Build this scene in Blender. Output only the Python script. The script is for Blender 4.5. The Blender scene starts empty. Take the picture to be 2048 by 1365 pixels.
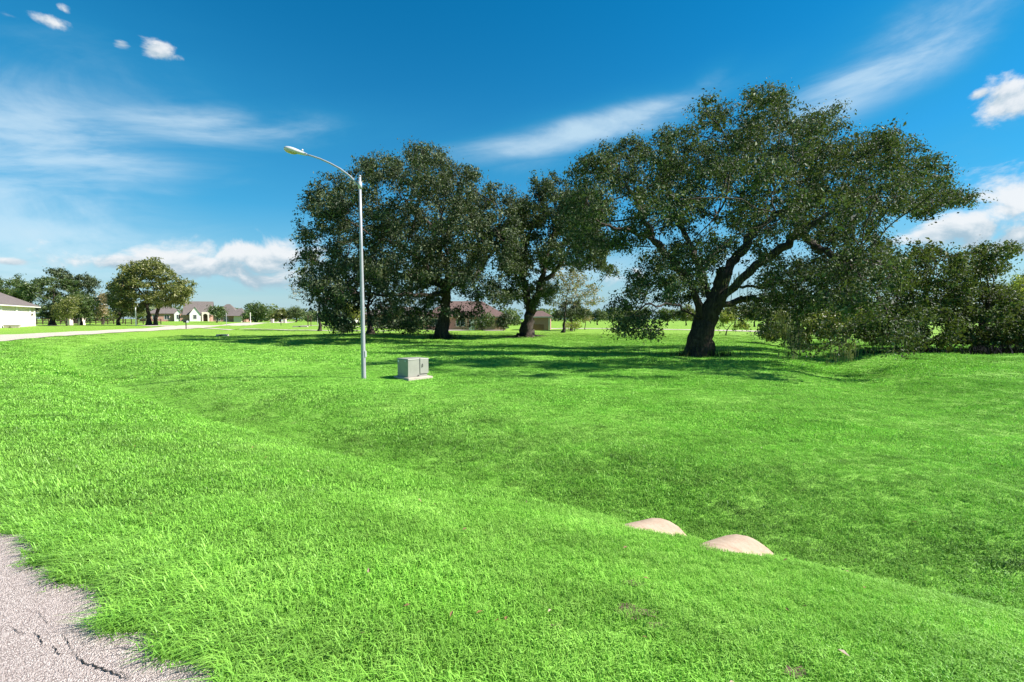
import bpy, math, random
import numpy as np
from mathutils import Vector, Matrix
R = math.radians
SC = bpy.context.scene
COL = SC.collection
rng = np.random.default_rng(7)
random.seed(7)

# ------------------------------------------------------------------ camera
F, CX, CY = 1000.0, 1024.0, 682.5          # focal length and centre, in photograph pixels
HORIZON = 638.0
CAM_Z = 1.65
PITCH = math.atan((CY - HORIZON) / F)
cam = bpy.data.cameras.new('camera')
cam.sensor_width = 36
cam.lens = 36 * F / 2048
cam.clip_start = 0.05
cam.clip_end = 6000
cam_o = bpy.data.objects.new('camera', cam)
COL.objects.link(cam_o)
cam_o.location = (0, 0, CAM_Z)
cam_o.rotation_euler = (math.pi / 2 - PITCH, 0, 0)
SC.camera = cam_o

# ------------------------------------------------------------------ light
SUN_EL, SUN_AZ = R(42), R(93)               # azimuth clockwise from +Y; sun off to the right
sdir = Vector((math.sin(SUN_AZ) * math.cos(SUN_EL), math.cos(SUN_AZ) * math.cos(SUN_EL), math.sin(SUN_EL)))
sun = bpy.data.lights.new('sun', 'SUN')
sun.energy = 5.0
sun.angle = R(0.53)
sun.color = (1.0, 0.955, 0.89)
sun_o = bpy.data.objects.new('sun', sun)
COL.objects.link(sun_o)
sun_o.rotation_euler = sdir.to_track_quat('Z', 'Y').to_euler()
sun_o.location = (40, 10, 60)
EXPO = 1.2
SKY = 0.062
vs = SC.view_settings
SC.display_settings.display_device = 'sRGB'
vs.view_transform = 'Standard'
vs.look = 'None'
vs.exposure = EXPO
vs.gamma = 1
vs.use_curve_mapping = False
SC.render.engine = 'CYCLES'
SC.cycles.max_bounces = 6
SC.cycles.diffuse_bounces = 3
SC.cycles.transmission_bounces = 3
SC.cycles.use_denoising = True


class NT:
    """tiny helper to write node trees"""
    def __init__(s, tree):
        s.t = tree
        tree.nodes.clear()

    def n(s, kind, **kw):
        nd = s.t.nodes.new(kind)
        for k, v in kw.items():
            setattr(nd, k, v)
        return nd

    def put(s, sock, v):
        if isinstance(v, bpy.types.NodeSocket):
            s.t.links.new(v, sock)
        else:
            sock.default_value = v

    def m(s, op, a, b=0.0, c=0.0, clamp=False):
        nd = s.n('ShaderNodeMath', operation=op, use_clamp=clamp)
        for i, v in enumerate((a, b, c)):
            if i < len(nd.inputs):
                s.put(nd.inputs[i], v)
        return nd.outputs[0]

    def smooth(s, v, lo, hi, a=0.0, b=1.0):
        nd = s.n('ShaderNodeMapRange', interpolation_type='SMOOTHSTEP')
        for i, q in enumerate((v, lo, hi, a, b)):
            s.put(nd.inputs[i], q)
        return nd.outputs[0]

    def mix(s, f, a, b, blend='MIX'):
        nd = s.n('ShaderNodeMix', data_type='RGBA', blend_type=blend)
        s.put(nd.inputs[0], f)
        s.put(nd.inputs[6], a if isinstance(a, bpy.types.NodeSocket) else (*a, 1)[:4])
        s.put(nd.inputs[7], b if isinstance(b, bpy.types.NodeSocket) else (*b, 1)[:4])
        return nd.outputs[2]

    def comb(s, x, y, z):
        nd = s.n('ShaderNodeCombineXYZ')
        for i, v in enumerate((x, y, z)):
            s.put(nd.inputs[i], v)
        return nd.outputs[0]

    def noise(s, vec, scale, detail=3.0, rough=0.5, dist=0.0, out=0):
        nd = s.n('ShaderNodeTexNoise')
        if vec is not None:
            s.put(nd.inputs['Vector'], vec)
        nd.inputs['Scale'].default_value = scale
        nd.inputs['Detail'].default_value = detail
        nd.inputs['Roughness'].default_value = rough
        nd.inputs['Distortion'].default_value = dist
        return nd.outputs[out]

    def ramp(s, f, stops):
        nd = s.n('ShaderNodeValToRGB')
        e = nd.color_ramp.elements
        while len(e) < len(stops):
            e.new(0.5)
        for el, (p, c) in zip(e, stops):
            el.position = p
            el.color = (*c, 1)
        s.put(nd.inputs[0], f)
        return nd.outputs[0]


def px_dir(px, py):
    u, v = (px - CX) / F, (py - CY) / F
    cp, sp = math.cos(PITCH), math.sin(PITCH)
    return (u, cp - v * sp, -sp - v * cp)


def P(px, py, Y):
    d = px_dir(px, py)
    k = Y / d[1]
    return Vector((d[0] * k, Y, CAM_Z + d[2] * k))


def px_azel(px, py):
    d = Vector(px_dir(px, py)).normalized()
    return math.atan2(d.x, d.y), math.asin(d.z)


def build_sky():
    w = bpy.data.worlds.new('World')
    SC.world = w
    w.use_nodes = True
    T = NT(w.node_tree)
    tc = T.n('ShaderNodeTexCoord').outputs['Generated']
    sky = T.n('ShaderNodeTexSky', sky_type='NISHITA')
    sky.sun_disc = False
    sky.sun_elevation = SUN_EL
    sky.sun_rotation = SUN_AZ
    sky.altitude = 50
    sky.air_density = 1.0
    sky.dust_density = 0.25
    sky.ozone_density = 2.2
    hs = T.n('ShaderNodeHueSaturation')
    hs.inputs['Hue'].default_value = 0.490
    hs.inputs['Saturation'].default_value = 1.74
    hs.inputs['Value'].default_value = 1.0
    T.put(hs.inputs['Color'], sky.outputs[0])
    nrm = T.n('ShaderNodeVectorMath', operation='NORMALIZE')
    T.put(nrm.inputs[0], tc)
    sep = T.n('ShaderNodeSeparateXYZ')
    T.put(sep.inputs[0], nrm.outputs[0])
    x, y, z = sep.outputs
    az = T.m('ARCTAN2', x, y)
    el = T.m('ARCSINE', z)

    W = 1.0 / SKY / (2 ** EXPO)
    hzf = T.m('MULTIPLY', T.m('EXPONENT', T.m('MULTIPLY', T.m('ABSOLUTE', el), -8.0)), .9)
    base = T.mix(hzf, hs.outputs[0], (.42 * W, .65 * W, .79 * W))

    def blob(px, py, rx, ry, tilt=0.0):
        a, e = px_azel(px, py)
        k = 1 / (1 + ((px - CX) / F) ** 2)
        wa, we = rx / F * k, ry / F * math.sqrt(k)
        da = T.m('SUBTRACT', az, a)
        de = T.m('SUBTRACT', el, e)
        if tilt:
            de = T.m('SUBTRACT', de, T.m('MULTIPLY', da, tilt))
        qa = T.m('DIVIDE', da, wa)
        qe = T.m('DIVIDE', de, we)
        r2 = T.m('ADD', T.m('MULTIPLY', qa, qa), T.m('MULTIPLY', qe, qe))
        return T.m('EXPONENT', T.m('MULTIPLY', r2, -1.0)), qe

    # thin high cloud: long streaks
    sv = T.comb(T.m('ADD', T.m('MULTIPLY', az, 2.2), T.m('MULTIPLY', el, 1.6)),
                T.m('SUBTRACT', T.m('MULTIPLY', el, 8.0), T.m('MULTIPLY', az, 1.3)), 3.7)
    n1 = T.noise(sv, 1.25, 8, 0.58, 0.9)
    sv2 = T.comb(T.m('ADD', T.m('MULTIPLY', az, 1.1), T.m('MULTIPLY', el, 0.6)),
                 T.m('SUBTRACT', T.m('MULTIPLY', el, 3.2), T.m('MULTIPLY', az, 0.5)), 9.1)
    n2 = T.noise(sv2, 1.6, 6, 0.6, 1.2)
    reg = None
    for (px, py, rx, ry, t, s) in [(60, 330, 560, 230, 0.0, .95), (330, 250, 460, 50, .12, .8), (1150, 268, 330, 34, .16, 1.0),
                                   (1420, 165, 60, 30, .3, .5), (1800, 110, 360, 80, .33, .95), (1050, 330, 130, 30, .1, .45),
                                   (450, 365, 120, 26, .1, .5), (1960, 300, 200, 60, .1, .5), (100, 490, 480, 110, 0, 1.0), (1100, 560, 900, 80, 0, .7)]:
        g, _ = blob(px, py, rx, ry, t)
        g = T.m('MULTIPLY', g, s)
        reg = g if reg is None else T.m('MAXIMUM', reg, g)
    cir = T.m('MULTIPLY', T.smooth(T.m('ADD', T.m('MULTIPLY', n1, .65), T.m('MULTIPLY', n2, .45)), .36, .84), reg)
    veil = T.m('MULTIPLY', reg, .44)
    cir = T.m('ADD', cir, veil, clamp=True)
    ccol0 = T.mix(T.smooth(cir, .18, .85), (.05 * W, .40 * W, .66 * W), (.62 * W, .82 * W, .95 * W))
    col = T.mix(T.m('MULTIPLY', cir, .80), base, ccol0)
    # heaped clouds
    cv = T.comb(T.m('MULTIPLY', az, 1.0), T.m('MULTIPLY', el, 1.5), 1.3)
    c1 = T.noise(cv, 10.0, 10, 0.60, 0.3)
    cv2 = T.comb(T.m('ADD', T.m('MULTIPLY', az, 1.0), .006), T.m('ADD', T.m('MULTIPLY', el, 1.5), .022), 1.3)
    c2 = T.noise(cv2, 10.0, 10, 0.60, 0.3)
    dens = None
    vert = None
    for (px, py, rx, ry, s) in [(470, 506, 150, 34, 1.05), (560, 520, 110, 44, 1.1), (390, 530, 190, 40, 1.05), (240, 525, 120, 26, .95), (520, 560, 130, 26, .7), (320, 572, 150, 16, .55),
                                (318, 100, 46, 20, .92), (355, 116, 34, 10, .7), (243, 88, 26, 12, .72), (90, 38, 95, 16, .78), (128, 18, 24, 14, .75), (20, 30, 60, 14, .7),
                                (2040, 185, 100, 46, 1.05), (1960, 188, 40, 14, .8), (2030, 395, 130, 70, 1.1), (1930, 455, 130, 50, 1.0),
                                (2060, 470, 130, 60, .9), (15, 523, 45, 9, .7), (1170, 560, 130, 26, .7), (2500, 470, 300, 60, .8), (-500, 520, 300, 40, .8)]:
        g, q = blob(px, py, rx, ry)
        g = T.m('MULTIPLY', g, s)
        vq = T.m('MULTIPLY', g, q)
        dens = g if dens is None else T.m('MAXIMUM', dens, g)
        vert = vq if vert is None else T.m('ADD', vert, vq)
    d = T.m('ADD', dens, T.m('MULTIPLY', T.m('SUBTRACT', c1, .5), 2.3))
    mask = T.smooth(d, .42, .86)
    lit = T.m('ADD', T.m('ADD', .62, T.m('MULTIPLY', T.m('SUBTRACT', c1, c2), 2.6)), T.m('MULTIPLY', vert, .55))
    ccol = T.mix(T.smooth(lit, .15, .95), (.40 * W, .55 * W, .66 * W), (.92 * W, .94 * W, .96 * W))
    col = T.mix(T.m('MULTIPLY', mask, .93), col, ccol)
    bg = T.n('ShaderNodeBackground')
    bg.inputs['Strength'].default_value = SKY
    T.put(bg.inputs['Color'], col)
    out = T.n('ShaderNodeOutputWorld')
    T.t.links.new(bg.outputs[0], out.inputs[0])
    w.cycles.sampling_method = 'MANUAL'
    w.cycles.sample_map_resolution = 512


build_sky()

# ------------------------------------------------------------------ materials
MAT = {}


def mat(name, fn):
    if name in MAT:
        return MAT[name]
    m = bpy.data.materials.new(name)
    m.use_nodes = True
    T = NT(m.node_tree)
    out = T.n('ShaderNodeOutputMaterial')
    sh = fn(T)
    T.t.links.new(sh, out.inputs[0])
    MAT[name] = m
    return m


def bsdf(T, color, rough=.7, metal=0.0, spec=.4, bump=None, bstr=.3, bdist=.02):
    b = T.n('ShaderNodeBsdfPrincipled')
    T.put(b.inputs['Base Color'], color if isinstance(color, bpy.types.NodeSocket) else (*color, 1)[:4])
    T.put(b.inputs['Roughness'], rough)
    b.inputs['Metallic'].default_value = metal
    b.inputs['Specular IOR Level'].default_value = spec
    if bump is not None:
        bp = T.n('ShaderNodeBump')
        bp.inputs['Strength'].default_value = bstr
        bp.inputs['Distance'].default_value = bdist
        T.put(bp.inputs['Height'], bump)
        T.t.links.new(bp.outputs[0], b.inputs['Normal'])
    return b.outputs[0]


def plain(name, c, rough=.7, metal=0.0, var=.18, scale=6.0, spec=.4):
    def fn(T):
        g = T.n('ShaderNodeTexCoord').outputs['Object']
        n = T.noise(g, scale, 5, .6)
        n2 = T.noise(g, scale * 9, 3, .6)
        f = T.m('ADD', T.m('MULTIPLY', n, .7), T.m('MULTIPLY', n2, .3))
        lo = tuple(q * (1 - var) for q in c)
        hi = tuple(min(1, q * (1 + var)) for q in c)
        return bsdf(T, T.ramp(f, [(.3, lo), (.7, hi)]), rough, metal, spec, n2, .15, .01)
    return mat(name, fn)


def pos(T):
    return T.n('ShaderNodeNewGeometry').outputs['Position']


def grass_color(T, blade):
    p = pos(T)
    big = T.noise(p, .16, 4, .6, .4)
    mid = T.noise(p, 1.1, 4, .6)
    fine = T.noise(p, 9.0 if blade else 22.0, 4, .7)
    f = T.m('ADD', T.m('ADD', T.m('MULTIPLY', big, .45), T.m('MULTIPLY', mid, .35)), T.m('MULTIPLY', fine, .35))
    c = T.ramp(f, [(.30, (.125, .34, .030)), (.52, (.215, .475, .054)), (.74, (.33, .59, .105))])
    # drier, yellower turf away from the road
    sp = T.n('ShaderNodeSeparateXYZ')
    T.put(sp.inputs[0], p)
    far = T.smooth(sp.outputs[1], 22.0, 75.0)
    c = T.mix(T.m('MULTIPLY', far, T.m('ADD', .35, T.m('MULTIPLY', mid, .5))), c, (.29, .39, .045))
    dry = T.smooth(T.noise(p, .7, 5, .65, .6), .66, .80)
    dk = T.smooth(T.noise(p, 2.6, 6, .7), .50, .72)
    c = T.mix(T.m('MULTIPLY', dk, .3), c, (.085, .23, .02))
    c = T.mix(T.m('MULTIPLY', dry, .45), c, (.46, .54, .17))
    return c, fine


def m_ground(T):
    c, fine = grass_color(T, False)
    p = pos(T)
    n = T.noise(p, 55, 4, .7)
    v = T.m('ADD', T.m('MULTIPLY', fine, .5), T.m('MULTIPLY', n, .5))
    c = T.mix(T.smooth(v, .34, .62, .85, .12), c, (.045, .13, .012))  # paints the shade between blades into the flat turf colour
    return bsdf(T, c, .85, 0, .15, v, .8, .06)


def m_blade(T):
    c, fine = grass_color(T, True)
    rnd = T.n('ShaderNodeNewGeometry').outputs['Random Per Island']
    c = T.mix(T.smooth(rnd, .93, 1.0, 0, .75), c, (.40, .40, .14))
    ir = T.n('ShaderNodeObjectInfo').outputs['Random']
    tn = T.n('ShaderNodeAttribute', attribute_type='INSTANCER', attribute_name='tone').outputs['Fac']
    v = T.m('ADD', T.m('ADD', .36, T.m('MULTIPLY', rnd, .66)), T.m('MULTIPLY', ir, .44))
    hs = T.n('ShaderNodeHueSaturation')
    T.put(hs.inputs['Color'], c)
    T.put(hs.inputs['Value'], T.m('MULTIPLY', v, tn))
    a = bsdf(T, hs.outputs[0], .5, 0, .35)
    t = T.n('ShaderNodeBsdfTranslucent')
    T.put(t.inputs[0], hs.outputs[0])
    mx = T.n('ShaderNodeMixShader')
    mx.inputs[0].default_value = .22
    T.t.links.new(a, mx.inputs[1])
    T.t.links.new(t.outputs[0], mx.inputs[2])
    return mx.outputs[0]


def leaf_mat(name, lo, mid, hi, trans=.28, rough=.42, spec=.5):
    def fn(T):
        g = T.n('ShaderNodeNewGeometry')
        rnd = g.outputs['Random Per Island']
        n = T.noise(g.outputs['Position'], .45, 3, .6)
        f = T.m('ADD', T.m('MULTIPLY', rnd, .55), T.m('MULTIPLY', n, .5))
        c = T.ramp(f, [(.2, lo), (.5, mid), (.85, hi)])
        a = bsdf(T, c, rough, 0, spec)
        t = T.n('ShaderNodeBsdfTranslucent')
        c2 = T.mix(.5, c, (.30, .42, .05), 'MIX')
        T.put(t.inputs[0], c2)
        mx = T.n('ShaderNodeMixShader')
        mx.inputs[0].default_value = trans
        T.t.links.new(a, mx.inputs[1])
        T.t.links.new(t.outputs[0], mx.inputs[2])
        return mx.outputs[0]
    return mat(name, fn)


def m_bark(T):
    p = T.n('ShaderNodeTexCoord').outputs['Object']
    mp = T.n('ShaderNodeMapping')
    mp.inputs['Scale'].default_value = (1, 1, .28)
    T.put(mp.inputs[0], p)
    n = T.noise(mp.outputs[0], 9, 7, .65, .6)
    n2 = T.noise(p, 1.3, 4, .6)
    c = T.ramp(n, [(.3, (.018, .014, .011)), (.55, (.062, .048, .037)), (.8, (.15, .125, .10))])
    c = T.mix(T.smooth(n2, .55, .75, 0, .45), c, (.11, .105, .085))
    return bsdf(T, c, .9, 0, .2, n, 1.0, .06)


def m_asphalt(T):
    p = pos(T)
    vo = T.n('ShaderNodeTexVoronoi')
    vo.inputs['Scale'].default_value = 150
    T.put(vo.inputs['Vector'], p)
    n = T.noise(p, 1.1, 5, .6)
    n3 = T.noise(p, 140, 3, .6)
    stone = T.ramp(vo.outputs['Color'], [(0, (.23, .185, .16)), (.45, (.47, .39, .35)), (1, (.74, .65, .59))])
    gap = T.smooth(vo.outputs['Distance'], .38, .75)
    c = T.mix(T.m('MULTIPLY', gap, .7), stone, (.13, .10, .09))
    c = T.mix(T.smooth(n, .45, .75, 0, .35), c, (.36, .28, .25))
    sp = T.n('ShaderNodeSeparateXYZ')
    T.put(sp.inputs[0], p)
    far = T.smooth(sp.outputs[1], 15.0, 40.0)
    c = T.mix(T.m('MULTIPLY', far, .9), c, (.47, .41, .33))
    h = T.m('SUBTRACT', T.m('MULTIPLY', n3, .3), vo.outputs['Distance'])
    return bsdf(T, c, .9, 0, .25, h, .9, .008)


def m_concrete(c, bump=.02):
    def fn(T):
        p = T.n('ShaderNodeTexCoord').outputs['Object']
        n = T.noise(p, 3.5, 6, .65)
        n2 = T.noise(p, 60, 4, .7)
        q = T.ramp(n, [(.3, tuple(v * .78 for v in c)), (.7, tuple(min(1, v * 1.12) for v in c))])
        q = T.mix(T.smooth(n2, .55, .8, 0, .4), q, tuple(v * .6 for v in c))
        return bsdf(T, q, .9, 0, .2, n2, .5, bump)
    return fn


def m_pipe(T):
    p = T.n('ShaderNodeTexCoord').outputs['Object']
    n = T.noise(p, 5, 6, .7, .5)
    n2 = T.noise(p, 70, 4, .7)
    n3 = T.noise(p, 17, 5, .7)
    q = T.ramp(n, [(.3, (.27, .18, .125)), (.5, (.36, .27, .195)), (.7, (.41, .33, .25))])
    q = T.mix(T.smooth(n2, .52, .75, 0, .5), q, (.24, .17, .125))
    q = T.mix(T.smooth(n3, .60, .72, 0, .7), q, (.20, .155, .10))
    return bsdf(T, q, .9, 0, .2, T.m('ADD', T.m('MULTIPLY', n2, .5), n3), .6, .008)


def m_brick(T):
    p = T.n('ShaderNodeTexCoord').outputs['Object']
    sp = T.n('ShaderNodeSeparateXYZ')
    T.put(sp.inputs[0], p)
    v = T.comb(T.m('ADD', sp.outputs[0], sp.outputs[1]), sp.outputs[2], 0.0)
    b = T.n('ShaderNodeTexBrick')
    T.put(b.inputs['Vector'], v)
    b.inputs['Color1'].default_value = (.34, .145, .105, 1)
    b.inputs['Color2'].default_value = (.42, .20, .15, 1)
    b.inputs['Mortar'].default_value = (.42, .33, .29, 1)
    b.inputs['Scale'].default_value = 2.2
    b.inputs['Mortar Size'].default_value = .03
    n = T.noise(p, 1.2, 4, .6)
    c = T.mix(T.m('MULTIPLY', n, .35), b.outputs[0], (.42, .23, .18))
    return bsdf(T, c, .85, 0, .2)


def m_roof(c):
    def fn(T):
        p = T.n('ShaderNodeTexCoord').outputs['Object']
        sp = T.n('ShaderNodeSeparateXYZ')
        T.put(sp.inputs[0], p)
        row = T.m('FRACT', T.m('MULTIPLY', sp.outputs[2], 6.0))
        n = T.noise(p, 2.5, 6, .7)
        q = T.ramp(n, [(.3, tuple(v * .75 for v in c)), (.7, tuple(v * 1.25 for v in c))])
        q = T.mix(T.smooth(row, .0, .2, .35, 0), q, tuple(v * .5 for v in c))
        return bsdf(T, q, .9, 0, .2, n, .4, .03)
    return fn


M_GROUND = mat('turf', m_ground)
M_BLADE = mat('grass_blade', m_blade)
M_BARK = mat('bark', m_bark)
M_ASPH = mat('chip_seal', m_asphalt)
M_OAK = leaf_mat('oak_leaf', (.008, .015, .006), (.027, .047, .018), (.155, .195, .09), .12, .62, .2)
M_OAK2 = leaf_mat('oak_leaf_grey', (.008, .015, .008), (.030, .046, .020), (.165, .195, .10), .11, .62, .2)
M_THICK = leaf_mat('thicket_leaf', (.008, .016, .006), (.029, .048, .014), (.15, .185, .06), .14, .62, .2)
M_BGLEAF = leaf_mat('green_leaf', (.022, .045, .012), (.055, .095, .025), (.13, .17, .05), .3)
M_OLIVE = leaf_mat('olive_leaf', (.045, .055, .012), (.12, .135, .028), (.22, .215, .06), .3)
M_YELLOW = leaf_mat('yellow_leaf', (.09, .11, .015), (.22, .24, .03), (.36, .34, .06), .4)
M_TAN = leaf_mat('tan_leaf', (.12, .085, .04), (.24, .17, .08), (.36, .27, .14), .3)
M_RUST = leaf_mat('rust_leaf', (.16, .07, .04), (.30, .15, .09), (.42, .25, .16), .3)
M_FAR = leaf_mat('far_leaf', (.05, .075, .035), (.10, .135, .06), (.19, .21, .09), .25, .6, .2)
M_MOSS = leaf_mat('moss', (.08, .08, .05), (.16, .155, .10), (.28, .26, .18), .3, .9, .1)
M_CONC = mat('concrete', m_concrete((.46, .40, .34)))
M_PIPE = mat('pipe_concrete', m_pipe)
M_DRIVE = mat('drive_concrete', m_concrete((.47, .41, .335)))
M_GALV = plain('galvanised_steel', (.33, .335, .36), .45, .15, .12, 3)
M_ALU = plain('lamp_aluminium', (.50, .50, .51), .4, .1, .1, 5)
M_LENS = plain('lamp_lens', (.42, .35, .19), .15, 0, .15, 4, .6)
M_BOX = plain('cabinet_paint', (.275, .275, .235), .45, 0, .12, 3)
M_STICK = plain('sticker_white', (.7, .72, .74), .5)
M_DARK = plain('dark_metal', (.02, .02, .022), .5)
M_BRICK = mat('brick', m_brick)
M_ROOFG = mat('grey_shingle', m_roof((.14, .118, .108)))
M_ROOFB = mat('brown_shingle', m_roof((.135, .088, .076)))
M_WHITE = plain('white_paint', (.72, .69, .64), .6, 0, .05, 2)
M_STUCCO = plain('cream_stucco', (.62, .54, .45), .8, 0, .08, 2)
M_TRIM = plain('tan_trim', (.46, .36, .22), .6)
M_GLASS = plain('window_glass', (.03, .04, .05), .08, 0, .1, 2, .8)
M_WOODD = plain('dark_wood', (.07, .04, .028), .8, 0, .3, 5)
M_WOODR = plain('red_wood', (.30, .13, .07), .8, 0, .25, 5)
M_SOIL = plain('soil', (.10, .07, .045), .95, 0, .3, 8)
M_CRACK = plain('crack_shadow', (.02, .018, .016), .95)
M_FALLEN = leaf_mat('fallen_leaf', (.10, .05, .02), (.20, .11, .04), (.30, .20, .09), .1)


# ------------------------------------------------------------------ object helpers
def link(o, parent=None):
    COL.objects.link(o)
    if parent is not None:
        o.parent = parent
    return o


def np_mesh(name, V, Fs, m, parent=None, smooth=False):
    """V (n,3); Fs list of (k,nv) int arrays"""
    V = np.asarray(V, dtype=np.float32)
    if not isinstance(Fs, list):
        Fs = [Fs]
    Fs = [np.asarray(f, dtype=np.int32) for f in Fs if len(f)]
    me = bpy.data.meshes.new(name)
    me.vertices.add(len(V))
    me.vertices.foreach_set('co', V.ravel())
    loops = np.concatenate([f.ravel() for f in Fs])
    tot = np.concatenate([np.full(len(f), f.shape[1], dtype=np.int32) for f in Fs])
    st = np.concatenate([[0], np.cumsum(tot)[:-1]]).astype(np.int32)
    me.loops.add(len(loops))
    me.loops.foreach_set('vertex_index', loops)
    me.polygons.add(len(tot))
    me.polygons.foreach_set('loop_start', st)
    me.polygons.foreach_set('loop_total', tot)
    me.polygons.foreach_set('use_smooth', np.full(len(tot), smooth))
    me.update(calc_edges=True)
    me.validate()
    me.materials.append(m)
    return link(bpy.data.objects.new(name, me), parent)


class MB:
    """collects simple solids, links them as one mesh object"""
    def __init__(s):
        s.v, s.f = [], []

    def add(s, v, f):
        b = len(s.v)
        s.v += [tuple(q) for q in v]
        s.f += [tuple(i + b for i in q) for q in f]
        return s

    def box(s, x0, x1, y0, y1, z0, z1, taper=0.0):
        t = taper
        v = [(x0, y0, z0), (x1, y0, z0), (x1, y1, z0), (x0, y1, z0),
             (x0 + t, y0 + t, z1), (x1 - t, y0 + t, z1), (x1 - t, y1 - t, z1), (x0 + t, y1 - t, z1)]
        return s.add(v, [(3, 2, 1, 0), (4, 5, 6, 7), (0, 1, 5, 4), (1, 2, 6, 5), (2, 3, 7, 6), (3, 0, 4, 7)])

    def prism(s, poly, y0, y1):
        """poly in x,z extruded along y"""
        n = len(poly)
        v = [(x, y0, z) for x, z in poly] + [(x, y1, z) for x, z in poly]
        f = [tuple(range(n)), tuple(range(2 * n - 1, n - 1, -1))]
        f += [(i, i + n, (i + 1) % n + n, (i + 1) % n) for i in range(n)]
        return s.add(v, f)

    def tube(s, pts, rad, sides=8, cap=True):
        pts = [Vector(p) for p in pts]
        n = len(pts)
        rad = rad if hasattr(rad, '__len__') else [rad] * n
        t0 = (pts[1] - pts[0]).normalized()
        u = t0.orthogonal().normalized()
        v, f = [], []
        for i, p in enumerate(pts):
            t = (pts[min(i + 1, n - 1)] - pts[max(i - 1, 0)]).normalized()
            u = (u - t * u.dot(t)).normalized()
            w = t.cross(u)
            for k in range(sides):
                a = 2 * math.pi * k / sides
                v.append(p + (u * math.cos(a) + w * math.sin(a)) * rad[i])
        for i in range(n - 1):
            for k in range(sides):
                k2 = (k + 1) % sides
                f.append((i * sides + k, i * sides + k2, (i + 1) * sides + k2, (i + 1) * sides + k))
        if cap:
            f.append(tuple(range(sides - 1, -1, -1)))
            f.append(tuple((n - 1) * sides + k for k in range(sides)))
        return s.add(v, f)

    def build(s, name, m, parent=None, bevel=0.0, smooth=False):
        me = bpy.data.meshes.new(name)
        me.from_pydata(s.v, [], s.f)
        me.update()
        me.materials.append(m)
        if smooth:
            for p in me.polygons:
                p.use_smooth = len(p.vertices) <= 4
        o = link(bpy.data.objects.new(name, me), parent)
        if bevel:
            b = o.modifiers.new('bevel', 'BEVEL')
            b.width = bevel
            b.segments = 2
        return o


def tag(o, label=None, cat=None, group=None, kind=None):
    for k, v in (('label', label), ('category', cat), ('group', group), ('kind', kind)):
        if v:
            o[k] = v
    return o


def empty(name, loc, rz=0.0):
    o = bpy.data.objects.new(name, None)
    o.empty_display_size = .3
    o.location = loc
    o.rotation_euler = (0, 0, rz)
    return link(o)


# ------------------------------------------------------------------ terrain
def catmull(pts, n=8):
    pts = [np.array(p, float) for p in pts]
    q = [2 * pts[0] - pts[1]] + pts + [2 * pts[-1] - pts[-2]]
    out = []
    for i in range(1, len(q) - 2):
        for k in range(n):
            t = k / n
            a, b, c, d = q[i - 1], q[i], q[i + 1], q[i + 2]
            out.append(.5 * (2 * b + (c - a) * t + (2 * a - 5 * b + 4 * c - d) * t * t + (3 * b - a - 3 * c + d) * t ** 3))
    out.append(q[-2])
    return np.array(out)


ROAD = catmull([(22, -13.2), (9, -4.6), (1.4, .41), (-1.42, 2.27), (-4.3, 4.15), (-11.5, 9.3), (-20, 16.6), (-29.5, 26), (-37.2, 36.5),
                (-45.5, 55), (-52.5, 82), (-69, 137), (-101, 235), (-190, 420)], 8)


def poly_sd(x, y, L):
    """signed distance to an open polyline; positive to the right of its direction"""
    best = np.full(x.shape, 1e9)
    sgn = np.ones(x.shape)
    for a, b in zip(L[:-1], L[1:]):
        d = b - a
        q = d.dot(d)
        t = np.clip(((x - a[0]) * d[0] + (y - a[1]) * d[1]) / q, 0, 1)
        ex, ey = x - a[0] - t * d[0], y - a[1] - t * d[1]
        r = np.hypot(ex, ey)
        m = r < best
        best = np.where(m, r, best)
        sgn = np.where(m, np.where(d[0] * (y - a[1]) - d[1] * (x - a[0]) > 0, -1, 1), sgn)
    return best * sgn


def sst(v, a, b):
    t = np.clip((v - a) / (b - a), 0, 1)
    return t * t * (3 - 2 * t)


CP = []
for px, py, Y in [(726, 757, 18), (830, 761, 18), (1395, 712, 28.5), (885, 679, 48), (1053, 674, 50), (740, 669, 50), (1850, 704, 29), (1985, 704, 29),
                  (300, 651, 98), (400, 642, 165), (40, 654, 78), (433, 646, 150), (960, 661, 95), (1085, 661, 93), (1143, 661, 90), (1300, 658, 110),
                  (1250, 649, 230), (560, 646, 190), (510, 645, 200), (100, 652, 85), (1500, 690, 38), (2048, 738, 20), (1400, 800, 14), (1900, 900, 9),
                  (1000, 850, 10.3), (1600, 950, 7.3), (1700, 690, 42), (640, 700, 34), (1250, 690, 40), (500, 672, 60), (1240, 760, 18)]:
    p = P(px, py, Y)
    CP.append((p.x, p.y, p.z))
for p in ROAD[8:-8:6]:
    CP.append((p[0] - 3, p[1], 0.0))
for a in range(0, 360, 30):
    CP.append((420 * math.sin(R(a)), 420 * math.cos(R(a)), -.6))
CP += [(15, -10, -.1), (30, 5, -.3), (20, 0, -.4), (45, 20, -.1), (60, 60, -.4)]
CP = np.array(CP)
SWALE = catmull([(27, 50), (22, 38), (17.5, 28), (13.8, 19.5), (11.5, 14), (10.5, 9)], 6)


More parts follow.
